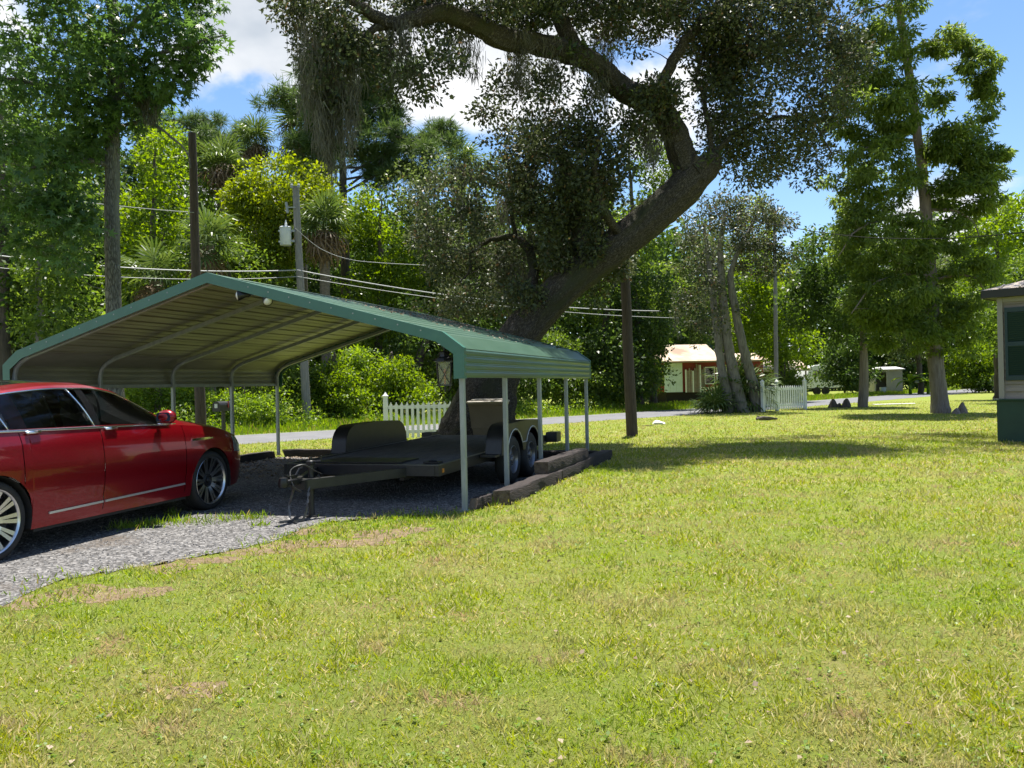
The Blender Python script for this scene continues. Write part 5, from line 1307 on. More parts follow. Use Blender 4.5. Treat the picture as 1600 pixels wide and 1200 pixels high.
# ---------------------------------------------------------------- sweetgum on the left
def build_gum():
    Y = 17.4; base = at(178, 640, Y); base.z = 0
    T = Tree('sweetgum_tree', 'tall sweetgum with star shaped leaves behind the left of the carport', base, 5)
    T.limb([base - Vector((0, 0, .1)), at(178, 480, Y), at(175, 300, Y), at(178, 150, Y), at(176, 0, Y), at(170, -150, Y), at(168, -320, Y)], [.22, .155, .145, .135, .11, .08, .03], 20, 60, .008, .03)
    T.limb([at(177, 130, Y), at(235, 90, Y - .6), at(300, 70, Y - 1.2), at(350, 55, Y - 1.5)], [.07, .05, .03, .015], 7, 14, .02)
    T.limb([at(177, 200, Y), at(225, 190, Y - .3), at(262, 210, Y - .5), at(290, 235, Y - .5), at(298, 262, Y - .5)], [.045, .035, .025, .018, .01], 6, 14, .02)
    T.limb([at(177, 170, Y), at(110, 140, Y - 1), at(40, 130, Y - 1.6), at(-30, 110, Y - 2)], [.08, .06, .04, .02], 7, 12, .02)
    T.limb([at(177, 260, Y), at(120, 250, Y - .6), at(60, 260, Y - 1.2), at(20, 300, Y - 1.6)], [.06, .05, .03, .015], 7, 12, .02)
    T.limb([at(177, 60, Y), at(230, 20, Y - .5), at(270, -20, Y - .8)], [.06, .04, .02], 7, 10, .02)
    def m(x0, y0, x1, y1, Yc, dy, ncl, clr=.5, per=46, **k):
        c, r = ell_px(x0, y0, x1, y1, Yc, dy); T.mass(c, r, ncl, clr, per, size=.135, svar=.3, up=.6, droop=.25, tr=.012, flat=.6, **k)
    m(-60, -60, 200, 130, Y - 1, 2.0, 62); m(-70, 100, 150, 260, Y - 1.2, 1.8, 52); m(-60, 230, 130, 340, Y - 1.5, 1.3, 26)
    m(190, 20, 360, 110, Y - 1, 1.0, 30, .42, 40); m(180, -60, 340, 20, Y - .7, 1.2, 26); m(200, 100, 300, 150, Y - .7, .8, 12, .36, 36); m(120, 60, 240, 190, Y - .5, 1.2, 26, .45)
    m(30, 320, 150, 420, Y - 1.6, 1.0, 15, .42); m(110, 180, 190, 260, Y + .3, 1, 10, .4)
    m(-100, -350, 330, -60, Y - .4, 3.0, 60, .7, 46)
    T.finish(M['l_gum'], M['gum_bark'], 'star')
    rng = np.random.default_rng(3); bv = np.array(base); A = [np.array(at(px, py, Y - .5)) - bv for px, py in ((215, 120), (225, 135), (190, 110), (230, 150), (185, 125), (240, 160))]
    moss_part(T.root, bv, A, [.7, .6, .8, .5, .6, .4], rng, 26, .06)
build_gum()

# ---------------------------------------------------------------- bald cypress on the lawn
def build_cypress():
    Y = 30.8; base = at(1470, 643, Y); base.z = 0
    T = Tree('cypress_tree', 'tall feathery bald cypress with bare pale trunk on the lawn', base, 8)
    T.limb([base - Vector((0, 0, .1)), at(1467, 615, Y), at(1461, 560, Y), at(1456, 470, Y), at(1450, 380, Y), at(1442, 280, Y), at(1428, 170, Y), at(1412, 60, Y), at(1400, -20, Y), at(1385, -140, Y)], [.38, .30, .27, .25, .22, .19, .16, .14, .11, .04], 14, 56, .012)
    def br(p, r=.07): T.limb([at(*q) for q in p], [r, r * .7, r * .45, r * .2], 6, 12, .02)
    br([(1420, 80, Y), (1470, 62, Y - .3), (1520, 80, Y - .6), (1548, 130, Y - .7)]); br([(1418, 75, Y), (1360, 90, Y - .6), (1310, 130, Y - 1), (1290, 190, Y - 1.2)]); br([(1440, 240, Y), (1490, 225, Y - .4), (1530, 240, Y - .6), (1560, 260, Y - .8)])
    br([(1436, 220, Y), (1380, 220, Y - .6), (1330, 250, Y - 1), (1300, 300, Y - 1)]); br([(1446, 330, Y), (1490, 330, Y - .5), (1520, 345, Y - .7), (1535, 380, Y - .8)]); br([(1446, 330, Y), (1390, 340, Y - .8), (1340, 360, Y - 1.2), (1310, 400, Y - 1.4)])
    br([(1452, 430, Y), (1400, 430, Y - 1), (1360, 450, Y - 1.4), (1330, 490, Y - 1.6)]); br([(1453, 440, Y), (1500, 430, Y - .8), (1530, 440, Y - 1), (1545, 480, Y - 1)]); br([(1415, 20, Y), (1370, 10, Y - .4), (1330, 30, Y - .8), (1310, 60, Y - .8)])
    def m(x0, y0, x1, y1, dy, ncl, clr=.55, per=115, **k):
        ncl = int(ncl * 2.6); per = int(per * 1.05); clr = clr * .72
        c, r = ell_px(x0, y0, x1, y1, Y - .5, dy); T.mass(c, r, ncl, clr, per, size=.19, svar=.4, droop=.55, up=.3, tr=.012, flat=.55, **k)
    m(1335, -120, 1450, 40, 1.4, 16); m(1300, 30, 1425, 140, 1.6, 20); m(1295, 120, 1440, 230, 1.8, 26); m(1285, 220, 1430, 340, 2.0, 28); m(1290, 330, 1450, 440, 2.2, 28); m(1320, 420, 1460, 510, 2.2, 26); m(1360, 490, 1470, 550, 1.4, 10)
    m(1440, 45, 1520, 85, .7, 8, .4, 90); m(1500, 70, 1560, 120, .6, 8, .38, 90); m(1525, 110, 1562, 190, .5, 8, .34, 80); m(1450, 190, 1530, 270, 1.2, 14, .5); m(1500, 225, 1575, 285, .8, 11, .42, 100); m(1455, 270, 1560, 335, 1.2, 14, .5); m(1460, 330, 1545, 400, 1.1, 8, .45, 90); m(1455, 120, 1480, 180, .5, 4, .35, 80)
    m(1450, 70, 1550, 340, 1.2, 9, .5, 45)
    m(1470, 390, 1555, 500, 1.4, 14, .5); m(1440, 480, 1530, 560, 1.0, 8, .42, 90)
    T.finish(M['l_cyp'], M['cyp_bark'], 'spray')
build_cypress()

# ---------------------------------------------------------------- generic broad-leaved trees
def btree(label, pxb, Y, boxes, leaf, bark='dark_bark', r=.2, seed=1, size=.17, per=70, clr=None, dens=1.0, name='broadleaf_tree', group='trees and shrubs across the road', top=None, path=None, shape='leaf', up=.25, droop=.1, moss=0, cat='tree', crown='crown', shell=.45):
    if 150 < pxb < 720 and Y < 36.5 and not path: Y += 3.0 if name != 'shrub' else 2.0
    base = at(pxb, 640, Y); base.z = 0; T = Tree(name, label, base, seed, group, cat)
    ymin = min(bx[1] for bx in boxes)
    if path: T.limb([base - Vector((0, 0, .1))] + [at(*q) for q in path], np.linspace(r * 1.25, r * .3, len(path) + 1), 9, None, .02)
    else:
        xt = np.mean([(bx[0] + bx[2]) / 2 for bx in boxes]); T.limb([base - Vector((0, 0, .1)), at(pxb + (xt - pxb) * .2, 560, Y), at(pxb + (xt - pxb) * .6, (ymin + 560) / 2, Y), at(xt, ymin + 25, Y)], [r * 1.3, r, r * .65, r * .15], 9, 24, .03)
    for bx in boxes:
        x0, y0, x1, y1 = bx[:4]; Yc = bx[4] if len(bx) > 4 else Y; c, rr = ell_px(x0, y0, x1, y1, Yc); rr[1] = min(rr[1], 3.2)
        cr_ = clr or max(.35, min(rr[0], rr[2]) * .33); n = max(5, int(dens * 5.5 * (rr[0] * rr[2]) / (cr_ ** 2)))
        T.mass(c, rr, n, cr_, max(14, int(per * (cr_ / .6) ** 2 * (.17 / size) ** 2)), size=size, up=up, droop=droop, tr=.012, shell=shell)
    T.finish(M[leaf], M[bark], shape, crown)
    if moss:
        C = np.concatenate(T.cl); rng = T.rng; k = rng.choice(len(C), min(moss, len(C)), replace=False); moss_part(T.root, None, C[k] - np.array([0, 0, .2]), rng.uniform(.6, 1.6, len(k)), rng, 22, .15, wscale=1.3)
    return T
# woods across the road, left to right
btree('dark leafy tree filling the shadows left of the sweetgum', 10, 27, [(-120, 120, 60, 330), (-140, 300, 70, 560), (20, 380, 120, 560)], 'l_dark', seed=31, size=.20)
btree('pale slim trunked tree left of the sweetgum trunk', 60, 24.5, [(20, 330, 150, 470), (30, 440, 160, 560), (90, 250, 150, 350)], 'l_mid', bark='grey_bark', r=.11, seed=32, size=.18, path=[(62, 500, 24.5), (60, 400, 24.5), (62, 310, 24.5)])
btree('leafy green tree between the sweetgum trunk and the dark pole', 230, 29.5, [(180, 270, 300, 420), (175, 380, 300, 540), (215, 205, 290, 300)], 'l_bright', seed=33, size=.19)
btree('tall dull green tree behind, right of the sweetgum trunk', 262, 36, [(205, 180, 300, 290), (225, 250, 330, 360), (190, 290, 260, 380)], 'l_mid', seed=34, size=.2)
btree('yellow green rounded tree behind the transformer pole', 435, 34, [(342, 300, 470, 430), (375, 248, 532, 360), (430, 290, 540, 410), (335, 380, 450, 450), (350, 275, 440, 350)], 'l_lime', seed=35, size=.17, per=95, dens=1.4)
btree('dark glossy tree below the yellow green one', 390, 31.5, [(310, 380, 450, 480), (300, 440, 470, 600), (250, 400, 340, 560)], 'l_mid', seed=36, size=.18)
btree('narrow bright green tree left of the dead arching branch', 590, 34.5, [(540, 285, 600, 400), (560, 330, 640, 470), (530, 400, 630, 540), (600, 400, 660, 500)], 'l_bright', seed=37, size=.18, per=80)
btree('olive coloured oak behind the dead arching branch', 700, 39, [(600, 255, 760, 380), (640, 330, 820, 480), (720, 250, 830, 360)], 'l_olive', seed=38, size=.18, moss=8)
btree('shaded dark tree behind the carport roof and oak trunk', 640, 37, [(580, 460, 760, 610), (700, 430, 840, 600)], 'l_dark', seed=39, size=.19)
btree('green tree showing above the oak trunk elbow', 1000, 43, [(930, 330, 1040, 420), (880, 380, 1010, 500), (990, 180, 1080, 300), (1000, 270, 1070, 350), (860, 300, 960, 400)], 'l_mid', seed=40, size=.2)
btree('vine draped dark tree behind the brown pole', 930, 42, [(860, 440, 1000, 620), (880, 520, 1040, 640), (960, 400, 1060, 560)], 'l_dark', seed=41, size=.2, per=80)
btree('dense dark shrub tree beside the mobile home', 1020, 45, [(960, 470, 1045, 600), (940, 540, 1040, 625), (980, 420, 1070, 510)], 'l_mid', seed=42, size=.2)
btree('light green tree beyond the mobile home', 1222, 50, [(1150, 440, 1255, 540), (1185, 490, 1272, 590), (1135, 460, 1205, 560), (1150, 380, 1210, 470)], 'l_bright', seed=43, size=.2, per=90)
btree('dull olive tree in front of the mobile home roof', 1156, 46, [(1050, 360, 1150, 480), (1060, 440, 1120, 540), (1030, 400, 1080, 500)], 'l_olive', bark='grey_bark', seed=44, size=.19, dens=.7, r=.10)
btree('dark broad crowned tree on the lawn by the fence corner', 1348, 38.6, [(1240, 350, 1330, 450), (1250, 400, 1400, 520), (1300, 330, 1400, 420), (1220, 430, 1290, 520), (1300, 480, 1400, 550)], 'l_dark', bark='cyp_bark', r=.20, seed=45, size=.19, per=90, path=[(1350, 560, 38.6), (1348, 470, 38.6), (1340, 380, 38.6)], group='trees on the lawn')
btree('pale green tree behind, left of the house roof', 1560, 46, [(1500, 330, 1600, 440), (1540, 300, 1650, 420), (1480, 410, 1570, 520)], 'l_bright', seed=46, size=.22)
btree('green tree behind the house wall corner', 1600, 40, [(1520, 430, 1620, 560), (1600, 330, 1760, 480), (1580, 480, 1720, 600)], 'l_mid', seed=47, size=.2)
btree('loose pale tree between the cypress and the far shed', 1440, 66, [(1360, 440, 1480, 560), (1400, 400, 1520, 500), (1320, 430, 1400, 540)], 'l_olive', seed=48, size=.26)
btree('yellowish tree high above the far fence corner', 1225, 64, [(1150, 300, 1215, 400), (1180, 400, 1240, 470)], 'l_lime', seed=51, size=.27, dens=.7)
# slanting group of trunks by the road
def build_slanting():
    Y = 35.6; base = at(1152, 645, Y); base.z = 0; T = Tree('slanting_trunk_tree', 'clump of slanting grey trunks with mossy crown by the road', base, 61, 'trees on the lawn')
    T.limb([at(1140, 648, Y), at(1130, 590, Y), at(1122, 530, Y), at(1114, 460, Y), at(1106, 400, Y), at(1100, 350, Y)], [.27, .20, .18, .15, .11, .05], 10, 30, .015)
    T.limb([at(1160, 648, Y - .1), at(1150, 600, Y), at(1138, 540, Y), at(1130, 470, Y), at(1126, 400, Y), at(1132, 330, Y)], [.34, .26, .22, .18, .14, .05], 10, 30, .015)
    T.limb([at(1186, 646, Y + .2), at(1176, 600, Y + .1), at(1162, 545, Y), at(1150, 490, Y), at(1142, 430, Y), at(1160, 380, Y), at(1180, 340, Y)], [.30, .24, .20, .18, .14, .09, .04], 10, 30, .015)
    def m(x0, y0, x1, y1, n, clr=.5, per=110, dy=1.8, size=.13): c, r = ell_px(x0, y0, x1, y1, Y, dy); T.mass(c, r, n, clr, per, size=size, tr=.015, droop=.2)
    m(1130, 300, 1228, 400, 34, .5, 150); m(1150, 370, 1232, 440, 18, .45, 140); m(1060, 340, 1140, 430, 16); m(1050, 420, 1130, 510, 14, .45, 90); m(1065, 300, 1150, 380, 16, .45, 110); m(1090, 470, 1170, 540, 8, .4, 70)
    T.finish(M['l_oak'], M['grey_bark'], 'leaf')
    rng = np.random.default_rng(9); C = np.concatenate(T.cl); k = rng.choice(len(C), 14, replace=False); moss_part(T.root, None, C[k], rng.uniform(.6, 1.3, 14), rng, 18, .12)
build_slanting()

# ---------------------------------------------------------------- pines
def pine(label, pxb, Y, trunk, limbs, seed, r=.22, size=.42, moss=0):
    base = at(pxb, 640, Y); base.z = 0; T = Tree('pine_tree', label, base, seed, 'pines behind the woods')
    T.limb([base - Vector((0, 0, .1))] + [at(x, y, Y) for x, y in trunk], np.linspace(r, r * .25, len(trunk) + 1), 9, None, .02)
    for (x0, y0, x1, y1, x2, y2, dyv, n) in limbs:
        T.limb([at(x0, y0, Y), at(x1, y1, Y + dyv * .5), at(x2, y2, Y + dyv)], [.07, .05, .02], 6, 10, .02)
        for t in np.linspace(.35, 1.0, n):
            p = at(x0, y0, Y).lerp(at(x1, y1, Y + dyv * .5), t * 2) if t < .5 else at(x1, y1, Y + dyv * .5).lerp(at(x2, y2, Y + dyv), t * 2 - 1)
            T.mass(np.array(p) + T.rng.normal(size=3) * .25, np.array([.45, .5, .22]), 4, .40, 13, size=size, up=.5, tr=.01, shell=.2)
    T.finish(M['l_pine'], M['dark_bark'], 'tuft')
    if moss:
        C = np.concatenate(T.cl); k = T.rng.choice(len(C), moss, replace=False); moss_part(T.root, None, C[k], T.rng.uniform(.8, 2.2, moss), T.rng, 20, .16, wscale=1.5)
rp = random.Random(12); LB = []
for y in range(95, 290, 17):
    for s in (-1, 1):
        w = rp.uniform(55, 120) * (.6 + .4 * (y - 60) / 200) * (1.25 if s > 0 else .75); LB.append((532, y + rp.uniform(-6, 10), 532 + s * w * .5, y - rp.uniform(-4, 12), 532 + s * w, y - rp.uniform(-8, 22), rp.uniform(-3, 3), 5))
LB += [(540, 300, 610, 262, 665, 235, -1, 6), (545, 290, 630, 230, 700, 190, 1, 7), (548, 270, 650, 215, 705, 215, 0, 6), (530, 190, 470, 160, 425, 150, -.5, 5)]
pine('tall long needled pine hung with moss above the yellow green tree', 540, 41, [(540, 480), (538, 340), (533, 230), (528, 120), (525, 60)], LB, 71, .30, .45, 16)
LB = [(270, y, 270 + s * rp.uniform(20, 45), y - 8, 270 + s * rp.uniform(40, 70), y - rp.uniform(0, 18), rp.uniform(-2, 2), 3) for y in range(190, 280, 18) for s in (-1, 1)]
pine('smaller pine top left of the dark pole', 262, 46, [(268, 400), (270, 260), (272, 185)], LB, 72, .2, .45)
LB = [(342, y, 342 + s * 20, y - 8, 342 + s * rp.uniform(25, 45), y - rp.uniform(0, 14), rp.uniform(-2, 2), 3) for y in range(225, 285, 18) for s in (-1, 1)]
pine('far pine top right of the dark pole', 342, 50, [(342, 400), (342, 280), (342, 220)], LB, 73, .2, .45)

# ---------------------------------------------------------------- cabbage palms
def frond_mesh(seed, dead=False, nb=20):
    rg = random.Random(seed); V = []; Fc = []
    m = MB(); m.tube([(0, 0, 0), (.35, 0, .03), (.75, 0, .0)], [.022, .016, .010], 4)
    for k in range(nb):
        a = R(-128 + 256 * k / (nb - 1)); l = (.95 - .30 * abs(a) / R(128)) * rg.uniform(.9, 1.08); o = Vector((.72 - .10 * abs(a), 0, 0)); d = Vector((math.cos(a), math.sin(a), 0)); n = Vector((-d.y, d.x, 0)); w = .042
        dr = (.10 + .06 * rg.random()) * (2.4 if dead else 1.0); zf_ = .05 * (1 if k % 2 else -1)
        p1 = o + d * l * .5 + Vector((0, 0, -.02 + zf_ * .4)); p2 = o + d * l * .82 + Vector((0, 0, -dr * .8)); p3 = o + d * l * .95 + Vector((0, 0, -dr * 2.6))
        m.add([o, p1 + n * w, p1 - n * w, p2 + n * w * .6, p2 - n * w * .6, p3], [(0, 1, 2), (1, 3, 4, 2), (3, 5, 4)])
    return m.mesh('frond')
FG = [frond_mesh(k) for k in range(3)]; FD = [frond_mesh(9 + k, True, 14) for k in range(2)]
for me in FG: me.materials.append(M['l_palm'])
for me in FD: me.materials.append(M['l_palmdry'])
def palm(label, px, py, Y, sc, seed, nf=26, name='cabbage_palm', trunk=True, group='cabbage palms in the woods', dead=.3, h0=.1):
    c = at(px, py, Y); base = Vector((c.x, Y, 0)); root = thing(name, label, 'palm', base, 0, group); rg = random.Random(seed); h = c.z if trunk else h0
    if trunk:
        m = MB(); n = 14; m.tube([(rg.uniform(-.03, .03), 0, h * i / (n - 1) - (.1 if i == 0 else 0)) for i in range(n)], [.20 + .05 * (i > n - 4) + rg.uniform(-.015, .015) for i in range(n)], 9); m.build('trunk', M['palm_bark'], root, True, 40)
    if not trunk and h0 > .3:
        m = MB(); m.tube([(0, 0, -.05), (.03, 0, h0)], [.13, .10], 8); m.build('trunk', M['palm_bark'], root, True)
    for k in range(nf):
        t = (k + .5) / nf; el = R(78 - 150 * t + rg.uniform(-10, 10)); az = k * 2.39996 + rg.uniform(-.2, .2)
        if not trunk: el = R(80 - (75 if h0 < .3 else 110) * t + rg.uniform(-10, 10))
        isd = trunk and t > 1 - dead; me = (FD if isd else FG)[rg.randrange(2)]
        o = link('frond', me, None, root); o.location = (0, 0, h + (.25 * (1 - t) if trunk else 0)); o.rotation_euler = (rg.uniform(-.3, .3), -el, az); o.scale = (sc * rg.uniform(.85, 1.1),) * 3
palm('cabbage palm with spiky fan crown above the yellow green tree', 400, 226, 42, .95, 1, 32)
palm('brown skirted cabbage palm hung with moss beside the pine', 470, 205, 44, 1.3, 2, 34, dead=.45)
palm('cabbage palm with brown drooping skirt right of the dark pole', 350, 268, 40, 1.05, 3, 34, dead=.5)
palm('cabbage palm with full round crown right of the transformer pole', 506, 362, 33.5, 1.02, 4, 38, dead=.4)
palm('cabbage palm top behind the olive coloured oak', 718, 262, 46, 1.1, 5, 30)
palm('low cabbage palm left of the transformer pole', 325, 385, 30, 1.0, 6, 20, dead=.15)
palm('cabbage palm hidden among leaves above the road far left', 245, 440, 29, 1.0, 14, 20, dead=.3)
for k, (px, py, sc, lb, hh) in enumerate(((1118, 638, 1.05, 'dark saw palmetto sprawling left of the slanting trunks', .1), (1146, 622, 1.3, 'tall dark saw palmetto growing between the slanting trunks', .8), (1168, 632, 1.25, 'dark saw palmetto behind the outermost slanting trunk', .9))):
    palm(lb, px, py, 36.4 - .9 * (k == 0), sc * .9, 20 + k, 16, 'saw_palmetto', False, 'palmettos by the slanting trunks', h0=hh)
# banana plants
def banana(label, px, seed, sc):
    p = at(px, 600, 65); root = thing('banana_plant', label, 'plant', (p.x, 65, 0), 0, 'banana plants by the far shed'); root.scale = (1.15,) * 3; rg = random.Random(seed)
    m = MB(); m.tube([(0, 0, -.05), (0, 0, .9 * sc)], [.12, .08], 8); m.build('stem', M['l_weed'], root, True)
    for k in range(8):
        az = k * 2.4 + rg.uniform(-.3, .3); el = rg.uniform(.5, 1.25); L_ = rg.uniform(1.1, 1.7) * sc; V = []; FS = []; n = 7
        for i in range(n):
            t = i / (n - 1); r_ = L_ * t; x = r_ * math.cos(el - t * 1.2 * .7); z = .85 * sc + r_ * math.sin(el - t * 1.2 * .7) ; w = .19 * math.sin(PI * min(1, t * .9 + .1)) * sc
            V += [(x * math.cos(az) - w * math.sin(az), x * math.sin(az) + w * math.cos(az), z + .05), (x * math.cos(az), x * math.sin(az), z), (x * math.cos(az) + w * math.sin(az), x * math.sin(az) - w * math.cos(az), z + .05)]
        for i in range(n - 1): FS += [(i * 3, i * 3 + 1, i * 3 + 4, i * 3 + 3), (i * 3 + 1, i * 3 + 2, i * 3 + 5, i * 3 + 4)]
        m = MB(); m.add(V, FS); m.build('leaf', M['l_weed'], root, True)
banana('banana plant with arching pale leaves beside the far shed', 1422, 1, 1.0); banana('banana plant partly behind the cypress trunk', 1450, 2, .9)

# ---------------------------------------------------------------- shrubs
def shrub(label, px, Y, boxes, leaf, seed, size=.14, per=75, dens=1.0, shape='leaf', group='shrubs along the road'):
    return btree(label, px, Y, boxes, leaf, 'dark_bark', .05, seed, size, per, None, dens * 1.5, 'shrub', group, shape=shape, cat='shrub', crown='foliage', up=.3, shell=.1)
shrub('round dark shrub with pale glossy leaves beside the lawn tree', 1320, 64, [(1284, 515, 1362, 575), (1278, 545, 1370, 612)], 'l_dark', 81, .24, 90)
shrub('feathery green shrub left of the house corner', 1530, 66, [(1485, 525, 1565, 590), (1480, 555, 1570, 612)], 'l_bright', 82, .22, 90)
shrub('dark low shrub at the foot of the feathery one', 1556, 64, [(1530, 580, 1600, 614)], 'l_dark', 83, .2)
shrub('bright light green shrub right of the grey transformer pole', 520, 30, [(490, 560, 560, 625), (480, 600, 575, 655)], 'l_bright', 84, .12, 90)
shrub('yellow green leafy shrub left of the picket fence', 610, 31.5, [(580, 555, 650, 615), (590, 585, 690, 640), (560, 600, 620, 652)], 'l_bright', 85, .13, 90)
shrub('tall light green shrub behind the carport rear opening', 545, 32, [(520, 540, 600, 620), (500, 555, 545, 600)], 'l_weed', 86, .12, 80)
shrub('pale brown stemmed thicket left of the grey transformer pole', 430, 29.5, [(390, 570, 470, 640), (440, 560, 500, 625)], 'l_mid', 87, .12, 80)
shrub('low light weed clump behind the mailbox', 360, 26.5, [(310, 610, 400, 650), (380, 620, 450, 655)], 'l_weed', 88, .10, 90)
shrub('bright weedy shrub seen over the car bonnet', 270, 27, [(190, 590, 300, 650), (260, 600, 340, 650)], 'l_weed', 89, .11, 90)
shrub('dark thicket behind the dark pole below the roof line', 300, 29.5, [(220, 520, 330, 610), (320, 530, 400, 600)], 'l_mid', 90, .15, 80)
shrub('dark green bush behind the posts of the carport', 790, 39, [(700, 540, 800, 620), (780, 560, 880, 625)], 'l_dark', 91, .16, 80)
shrub('dense green bush beneath the oak lean', 880, 40, [(830, 520, 920, 600), (840, 570, 960, 630)], 'l_mid', 92, .16, 80)
shrub('weedy green shrub in front of the far shelter', 1225, 49, [(1205, 578, 1265, 630)], 'l_mid', 93, .16)
shrub('leafy green shrub left of the mobile home panel', 1020, 47, [(1000, 565, 1036, 620)], 'l_mid', 94, .15)

# ---------------------------------------------------------------- the far wood that reads as one mass
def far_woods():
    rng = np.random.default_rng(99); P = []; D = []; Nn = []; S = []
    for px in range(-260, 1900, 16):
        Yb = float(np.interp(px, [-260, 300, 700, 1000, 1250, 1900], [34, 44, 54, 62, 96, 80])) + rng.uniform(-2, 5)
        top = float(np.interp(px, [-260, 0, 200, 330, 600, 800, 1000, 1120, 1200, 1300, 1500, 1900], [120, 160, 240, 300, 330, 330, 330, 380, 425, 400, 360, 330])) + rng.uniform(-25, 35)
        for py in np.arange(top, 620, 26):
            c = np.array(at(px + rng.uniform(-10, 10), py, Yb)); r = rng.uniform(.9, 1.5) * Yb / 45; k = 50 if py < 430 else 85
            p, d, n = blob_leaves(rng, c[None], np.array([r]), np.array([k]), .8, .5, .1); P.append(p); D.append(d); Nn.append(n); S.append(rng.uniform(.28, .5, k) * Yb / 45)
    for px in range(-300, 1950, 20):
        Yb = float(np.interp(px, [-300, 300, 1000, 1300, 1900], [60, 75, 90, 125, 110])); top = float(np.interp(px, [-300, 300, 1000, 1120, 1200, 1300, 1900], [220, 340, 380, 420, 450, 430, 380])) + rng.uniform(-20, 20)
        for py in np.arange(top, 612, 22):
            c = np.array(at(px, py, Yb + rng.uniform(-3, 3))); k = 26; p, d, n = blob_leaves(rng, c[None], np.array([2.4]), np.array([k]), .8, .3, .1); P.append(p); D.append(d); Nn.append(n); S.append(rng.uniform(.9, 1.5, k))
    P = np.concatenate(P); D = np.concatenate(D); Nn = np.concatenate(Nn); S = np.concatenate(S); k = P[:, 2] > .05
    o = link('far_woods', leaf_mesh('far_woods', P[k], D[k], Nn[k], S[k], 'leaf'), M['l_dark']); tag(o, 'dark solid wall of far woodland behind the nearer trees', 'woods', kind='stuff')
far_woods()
# ================================================================== grass
def px_of(x, y, z=0.0):
    d = y * _cp + (z - H) * _sp; v = -y * _sp + (z - H) * _cp; u = x / d; w = v / d
    return 800 + F * (u * _cr - w * _sr), 600 - F * (u * _sr + w * _cr)
CARPOLY = [tuple(cpw(-hw_ - .05, .0).xy), tuple(cpw(hw_ + .1, .35).xy), tuple(cpw(hw_ + .1, CL + .2).xy), tuple(cpw(-hw_ - .05, CL + .2).xy)]
HC = at(1560, 689, 17.0); HU = np.array([.70, -.714]); HV = np.array([.714, .70])
BARE = [(60, 938, .22, .12), (120, 925, .22, .13), (175, 930, .26, .10), (225, 925, .22, .09), (270, 888, .22, .10), (330, 876, .25, .08), (400, 862, .25, .10), (455, 850, .28, .12), (520, 850, .35, .12), (570, 848, .30, .10), (470, 832, .22, .10), (600, 834, .35, .14), (645, 828, .22, .10),
        (305, 1078, .14, .07), (345, 1070, .10, .05), (430, 1010, .07, .05), (1480, 870, .25, .12), (1030, 870, .35, .15), (880, 815, .25, .15), (1240, 720, .4, .3), (950, 1030, .12, .07), (720, 1010, .12, .06), (1300, 1050, .15, .08)]
def bare_mask(x, y, k=1.0):
    m = np.zeros(len(x), bool)
    for (px, py, rx, ry) in BARE:
        c = gp(px, py); w = np.sqrt(((x - c.x) / (rx * k)) ** 2 + ((y - c.y) / (ry * k * 1.8)) ** 2) + .28 * np.sin(x * 23 + y * 11) * np.sin(y * 19 - x * 7); m |= w < 1
    return m
def bare_earth():
    earth = mat('bare_sandy_earth', (.11, .078, .050), .95, 0, (.20, .150, .095), 14, 6, bump=.8, bscale=60, space='World', spec=.1)
    for k, (px, py, rx, ry) in enumerate(BARE[:14]):
        c = gp(px, py); rg = random.Random(k); n = 22; mb = MB(); V = [(c.x, c.y, .004)]
        for i in range(n):
            a = 2 * PI * i / n; r = 1 + rg.uniform(-.28, .22); V.append((c.x + math.cos(a) * rx * r, c.y + math.sin(a) * ry * 1.8 * r, .0015))
        mb.add(V, [(0, i + 1, (i + 1) % n + 1) for i in range(n)]); mb.v = [(x, y, z + .0002 * k * .2) for x, y, z in mb.v]; o = mb.build('bare_earth', earth); tag(o, kind='structure')
bare_earth()
def lawn():
    rng = np.random.default_rng(1); n = 405000
    y = np.exp(rng.uniform(math.log(1.75), math.log(46), n)); x = rng.uniform(-1, 1, n) * (.70 * y + .9)
    ok = ~in_poly(GRAVEL, x, y) & ~in_poly(CARPOLY, x, y)
    ok |= in_poly(GRAVEL, x, y) & ~in_poly(GRAVEL, x, y - .22 * rng.random(n)) & (rng.random(n) < .35) & ~in_poly(CARPOLY, x, y)
    ok &= y < near_edge(x) - .02 * rng.random(n)
    hx = (x - HC.x) * HU[0] + (y - 17.0) * HU[1]; hy = (x - HC.x) * HV[0] + (y - 17.0) * HV[1]; ok &= ~((hx > -.02) & (hy > -.02))
    # thinner growth in worn patches
    f = np.sin(x * 1.7 + 1.3 * np.sin(y * .9)) * np.cos(y * 1.3 + .8 * np.sin(x * 2.1)) + .5 * np.sin(x * 4.1 + y * 3.3); ok &= rng.random(n) < np.clip(1.15 - .35 * (f > .75), 0, 1)
    ok &= ~(bare_mask(x, y) & (rng.random(n) < np.where(y > 7.2, .52, .42)))
    x = x[ok]; y = y[ok]; n = len(x)
    d = rng.normal(size=(n, 3)) * .75; d[:, 2] = rng.uniform(.35, 1.3, n); nr = rng.normal(size=(n, 3)); nr[:, 2] += .6
    clump = .75 + .5 * (np.sin(x * 5.3 + np.sin(y * 4.1)) * np.sin(y * 4.7 + np.sin(x * 3.9)) > .1)
    h = rng.uniform(.022, .052, n) * clump * np.clip(.8 + y / 22, 1, 1.5); w = rng.uniform(.018, .036, n) * np.clip(y / 3.2, 1, 5.0)
    P = np.stack([x, y, np.zeros(n)], 1)
    o = link('lawn_grass', leaf_mesh('lawn_grass', P, d, nr, h, 'blade', width=w), M['l_grass']); tag(o, 'short mown yellow green lawn grass', 'grass', kind='stuff')
lawn()
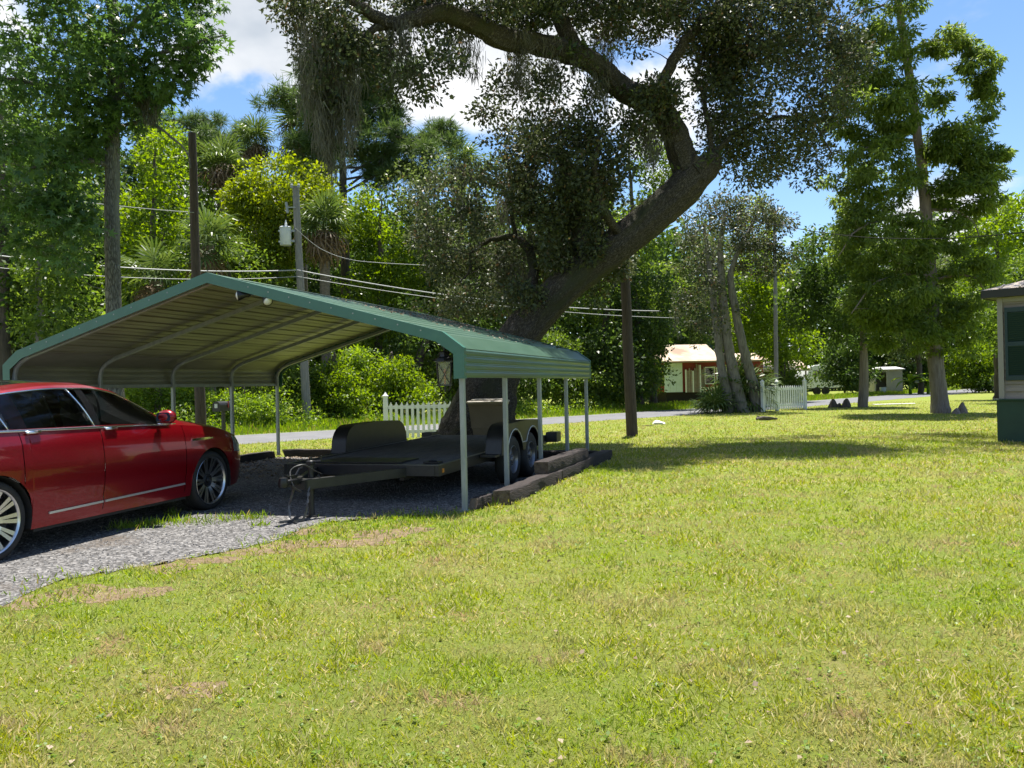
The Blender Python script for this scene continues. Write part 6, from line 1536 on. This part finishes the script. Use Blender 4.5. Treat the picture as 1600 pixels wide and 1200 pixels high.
def verge():
    rng = np.random.default_rng(2); n = 62000
    t = rng.random(n) ** .8; px = rng.uniform(-200, 1500, n); u = (px - 800) / F
    yn = np.interp(px, *zip(*[(px_of(p[0], p[1])[0], p[1]) for p in (road_pt(i, ROADW) for i in range(len(NE))) if p[1] > 6 and -300 < px_of(p[0], p[1])[0] < 1700]))
    y = yn + .0 + t * 5.5; x = u * y
    hgt = rng.uniform(.10, .30, n) * np.clip(.35 + (y - yn) / 1.5, .3, 1.35); d = rng.normal(size=(n, 3)) * .35; d[:, 2] = 1; nr = rng.normal(size=(n, 3))
    o = link('verge_grass', leaf_mesh('verge_grass', np.stack([x, y, np.zeros(n)], 1), d, nr, hgt, 'blade', width=rng.uniform(.10, .22, n)), M['l_verge']); tag(o, 'bright tall grass on the bank across the road', 'grass', kind='stuff')
    n = 36000; t = rng.random(n); px = rng.uniform(-100, 1000, n); u = (px - 800) / F; yn = np.interp(px, *zip(*[(px_of(p[0], p[1])[0], p[1]) for p in (road_pt(i, ROADW) for i in range(len(NE))) if p[1] > 6 and -300 < px_of(p[0], p[1])[0] < 1700]))
    y = yn + 1.4 + t * 4.5; x = u * y; z = rng.random(n) * (.20 + 1.7 * np.clip((y - yn - 1) / 3.5, 0, 1)) * (.55 + .55 * np.sin(x * 1.3) * np.sin(y * 1.1))
    o = link('weeds', leaf_mesh('weeds', np.stack([x, y, np.abs(z)], 1), rnd_unit(rng, n) + np.array([0, 0, .5]), rnd_unit(rng, n) + np.array([0, -.2, .7]), rng.uniform(.07, .17, n), 'leaf'), M['l_weed']); tag(o, 'tangled light green weeds behind the verge grass', 'weeds', kind='stuff')
verge()
def tufts():
    rng = np.random.default_rng(4); P = []; Hh = []
    for px, py, s, k in ((200, 826, .10, 90), (225, 822, .12, 90), (262, 818, .16, 110), (300, 815, .20, 90), (335, 816, .18, 70), (370, 812, .14, 50), (395, 811, .10, 80), (270, 805, .05, 40), (405, 822, .06, 30), (760, 790, .06, 60), (768, 782, .05, 60), (590, 822, .4, 160), (540, 832, .3, 120), (660, 812, .3, 240), (700, 806, .3, 240), (620, 812, .3, 200), (480, 838, .25, 90), (440, 848, .2, 80), (110, 905, .2, 60), (60, 930, .2, 60)):
        c = gp(px, py); P.append(np.stack([c.x + rng.normal(size=k) * s, c.y + rng.normal(size=k) * s * .8, np.full(k, .004)], 1)); Hh.append(rng.uniform(.03, .11 if s < .2 else .06, k))
    P = np.concatenate(P); Hh = np.concatenate(Hh); n = len(P); d = rng.normal(size=(n, 3)) * .5; d[:, 2] = 1
    o = link('grass_tufts', leaf_mesh('grass_tufts', P, d, rng.normal(size=(n, 3)), Hh, 'blade', width=rng.uniform(.05, .10, n)), M['l_verge']); tag(o, 'scattered weed tufts growing through the gravel', 'grass', kind='stuff')
tufts()

def lawn_bits():
    rng = np.random.default_rng(6); n = 1500                      # low broad-leaved weeds and clover in the turf
    y = np.exp(rng.uniform(math.log(1.9), math.log(16), n)); x = rng.uniform(-1, 1, n) * (.68 * y + .6); k = ~in_poly(GRAVEL, x, y) & ~in_poly(CARPOLY, x, y) & (np.sin(x * 1.1 + 2) * np.sin(y * .9 + x * .4) > -.2); x = x[k]; y = y[k]
    cx = np.repeat(x, 6); cy = np.repeat(y, 6); m = len(cx); a = rng.uniform(0, 2 * PI, m); d = np.stack([np.cos(a), np.sin(a), rng.uniform(.2, .8, m)], 1); nr = np.tile([0, 0, 1.0], (m, 1)) + rng.normal(size=(m, 3)) * .2
    P = np.stack([cx + rng.normal(size=m) * .008, cy + rng.normal(size=m) * .008, rng.uniform(.008, .03, m)], 1)
    o = link('lawn_weeds', leaf_mesh('lawn_weeds', P, d, nr, rng.uniform(.012, .026, m) * np.clip(cy / 5, 1, 1.6), 'oval'), M['l_weed']); tag(o, 'tiny broad leaved weeds scattered through the lawn', 'weeds', kind='stuff')
    n = 420; y = np.exp(rng.uniform(math.log(2.4), math.log(24), n)); x = rng.uniform(-1, 1, n) * (.68 * y + .6); k = (y < near_edge(x)) & (rng.random(n) < np.clip(.25 + .75 * np.exp(-((x - 1.5) ** 2) / 30), 0, 1)) & ~in_poly(CARPOLY, x, y); x = x[k]; y = y[k]; n = len(x)
    d = rng.normal(size=(n, 3)); d[:, 2] = rng.uniform(-.1, .3, n); nr = np.tile([0, 0, 1.0], (n, 1)) + rng.normal(size=(n, 3)) * .35
    o = link('fallen_leaves', leaf_mesh('fallen_leaves', np.stack([x, y, rng.uniform(.012, .035, n)], 1), d, nr, rng.uniform(.018, .042, n), 'oval'), M['litter']); tag(o, 'dry fallen oak leaves dotted over lawn and gravel', 'leaves', kind='stuff')
lawn_bits()
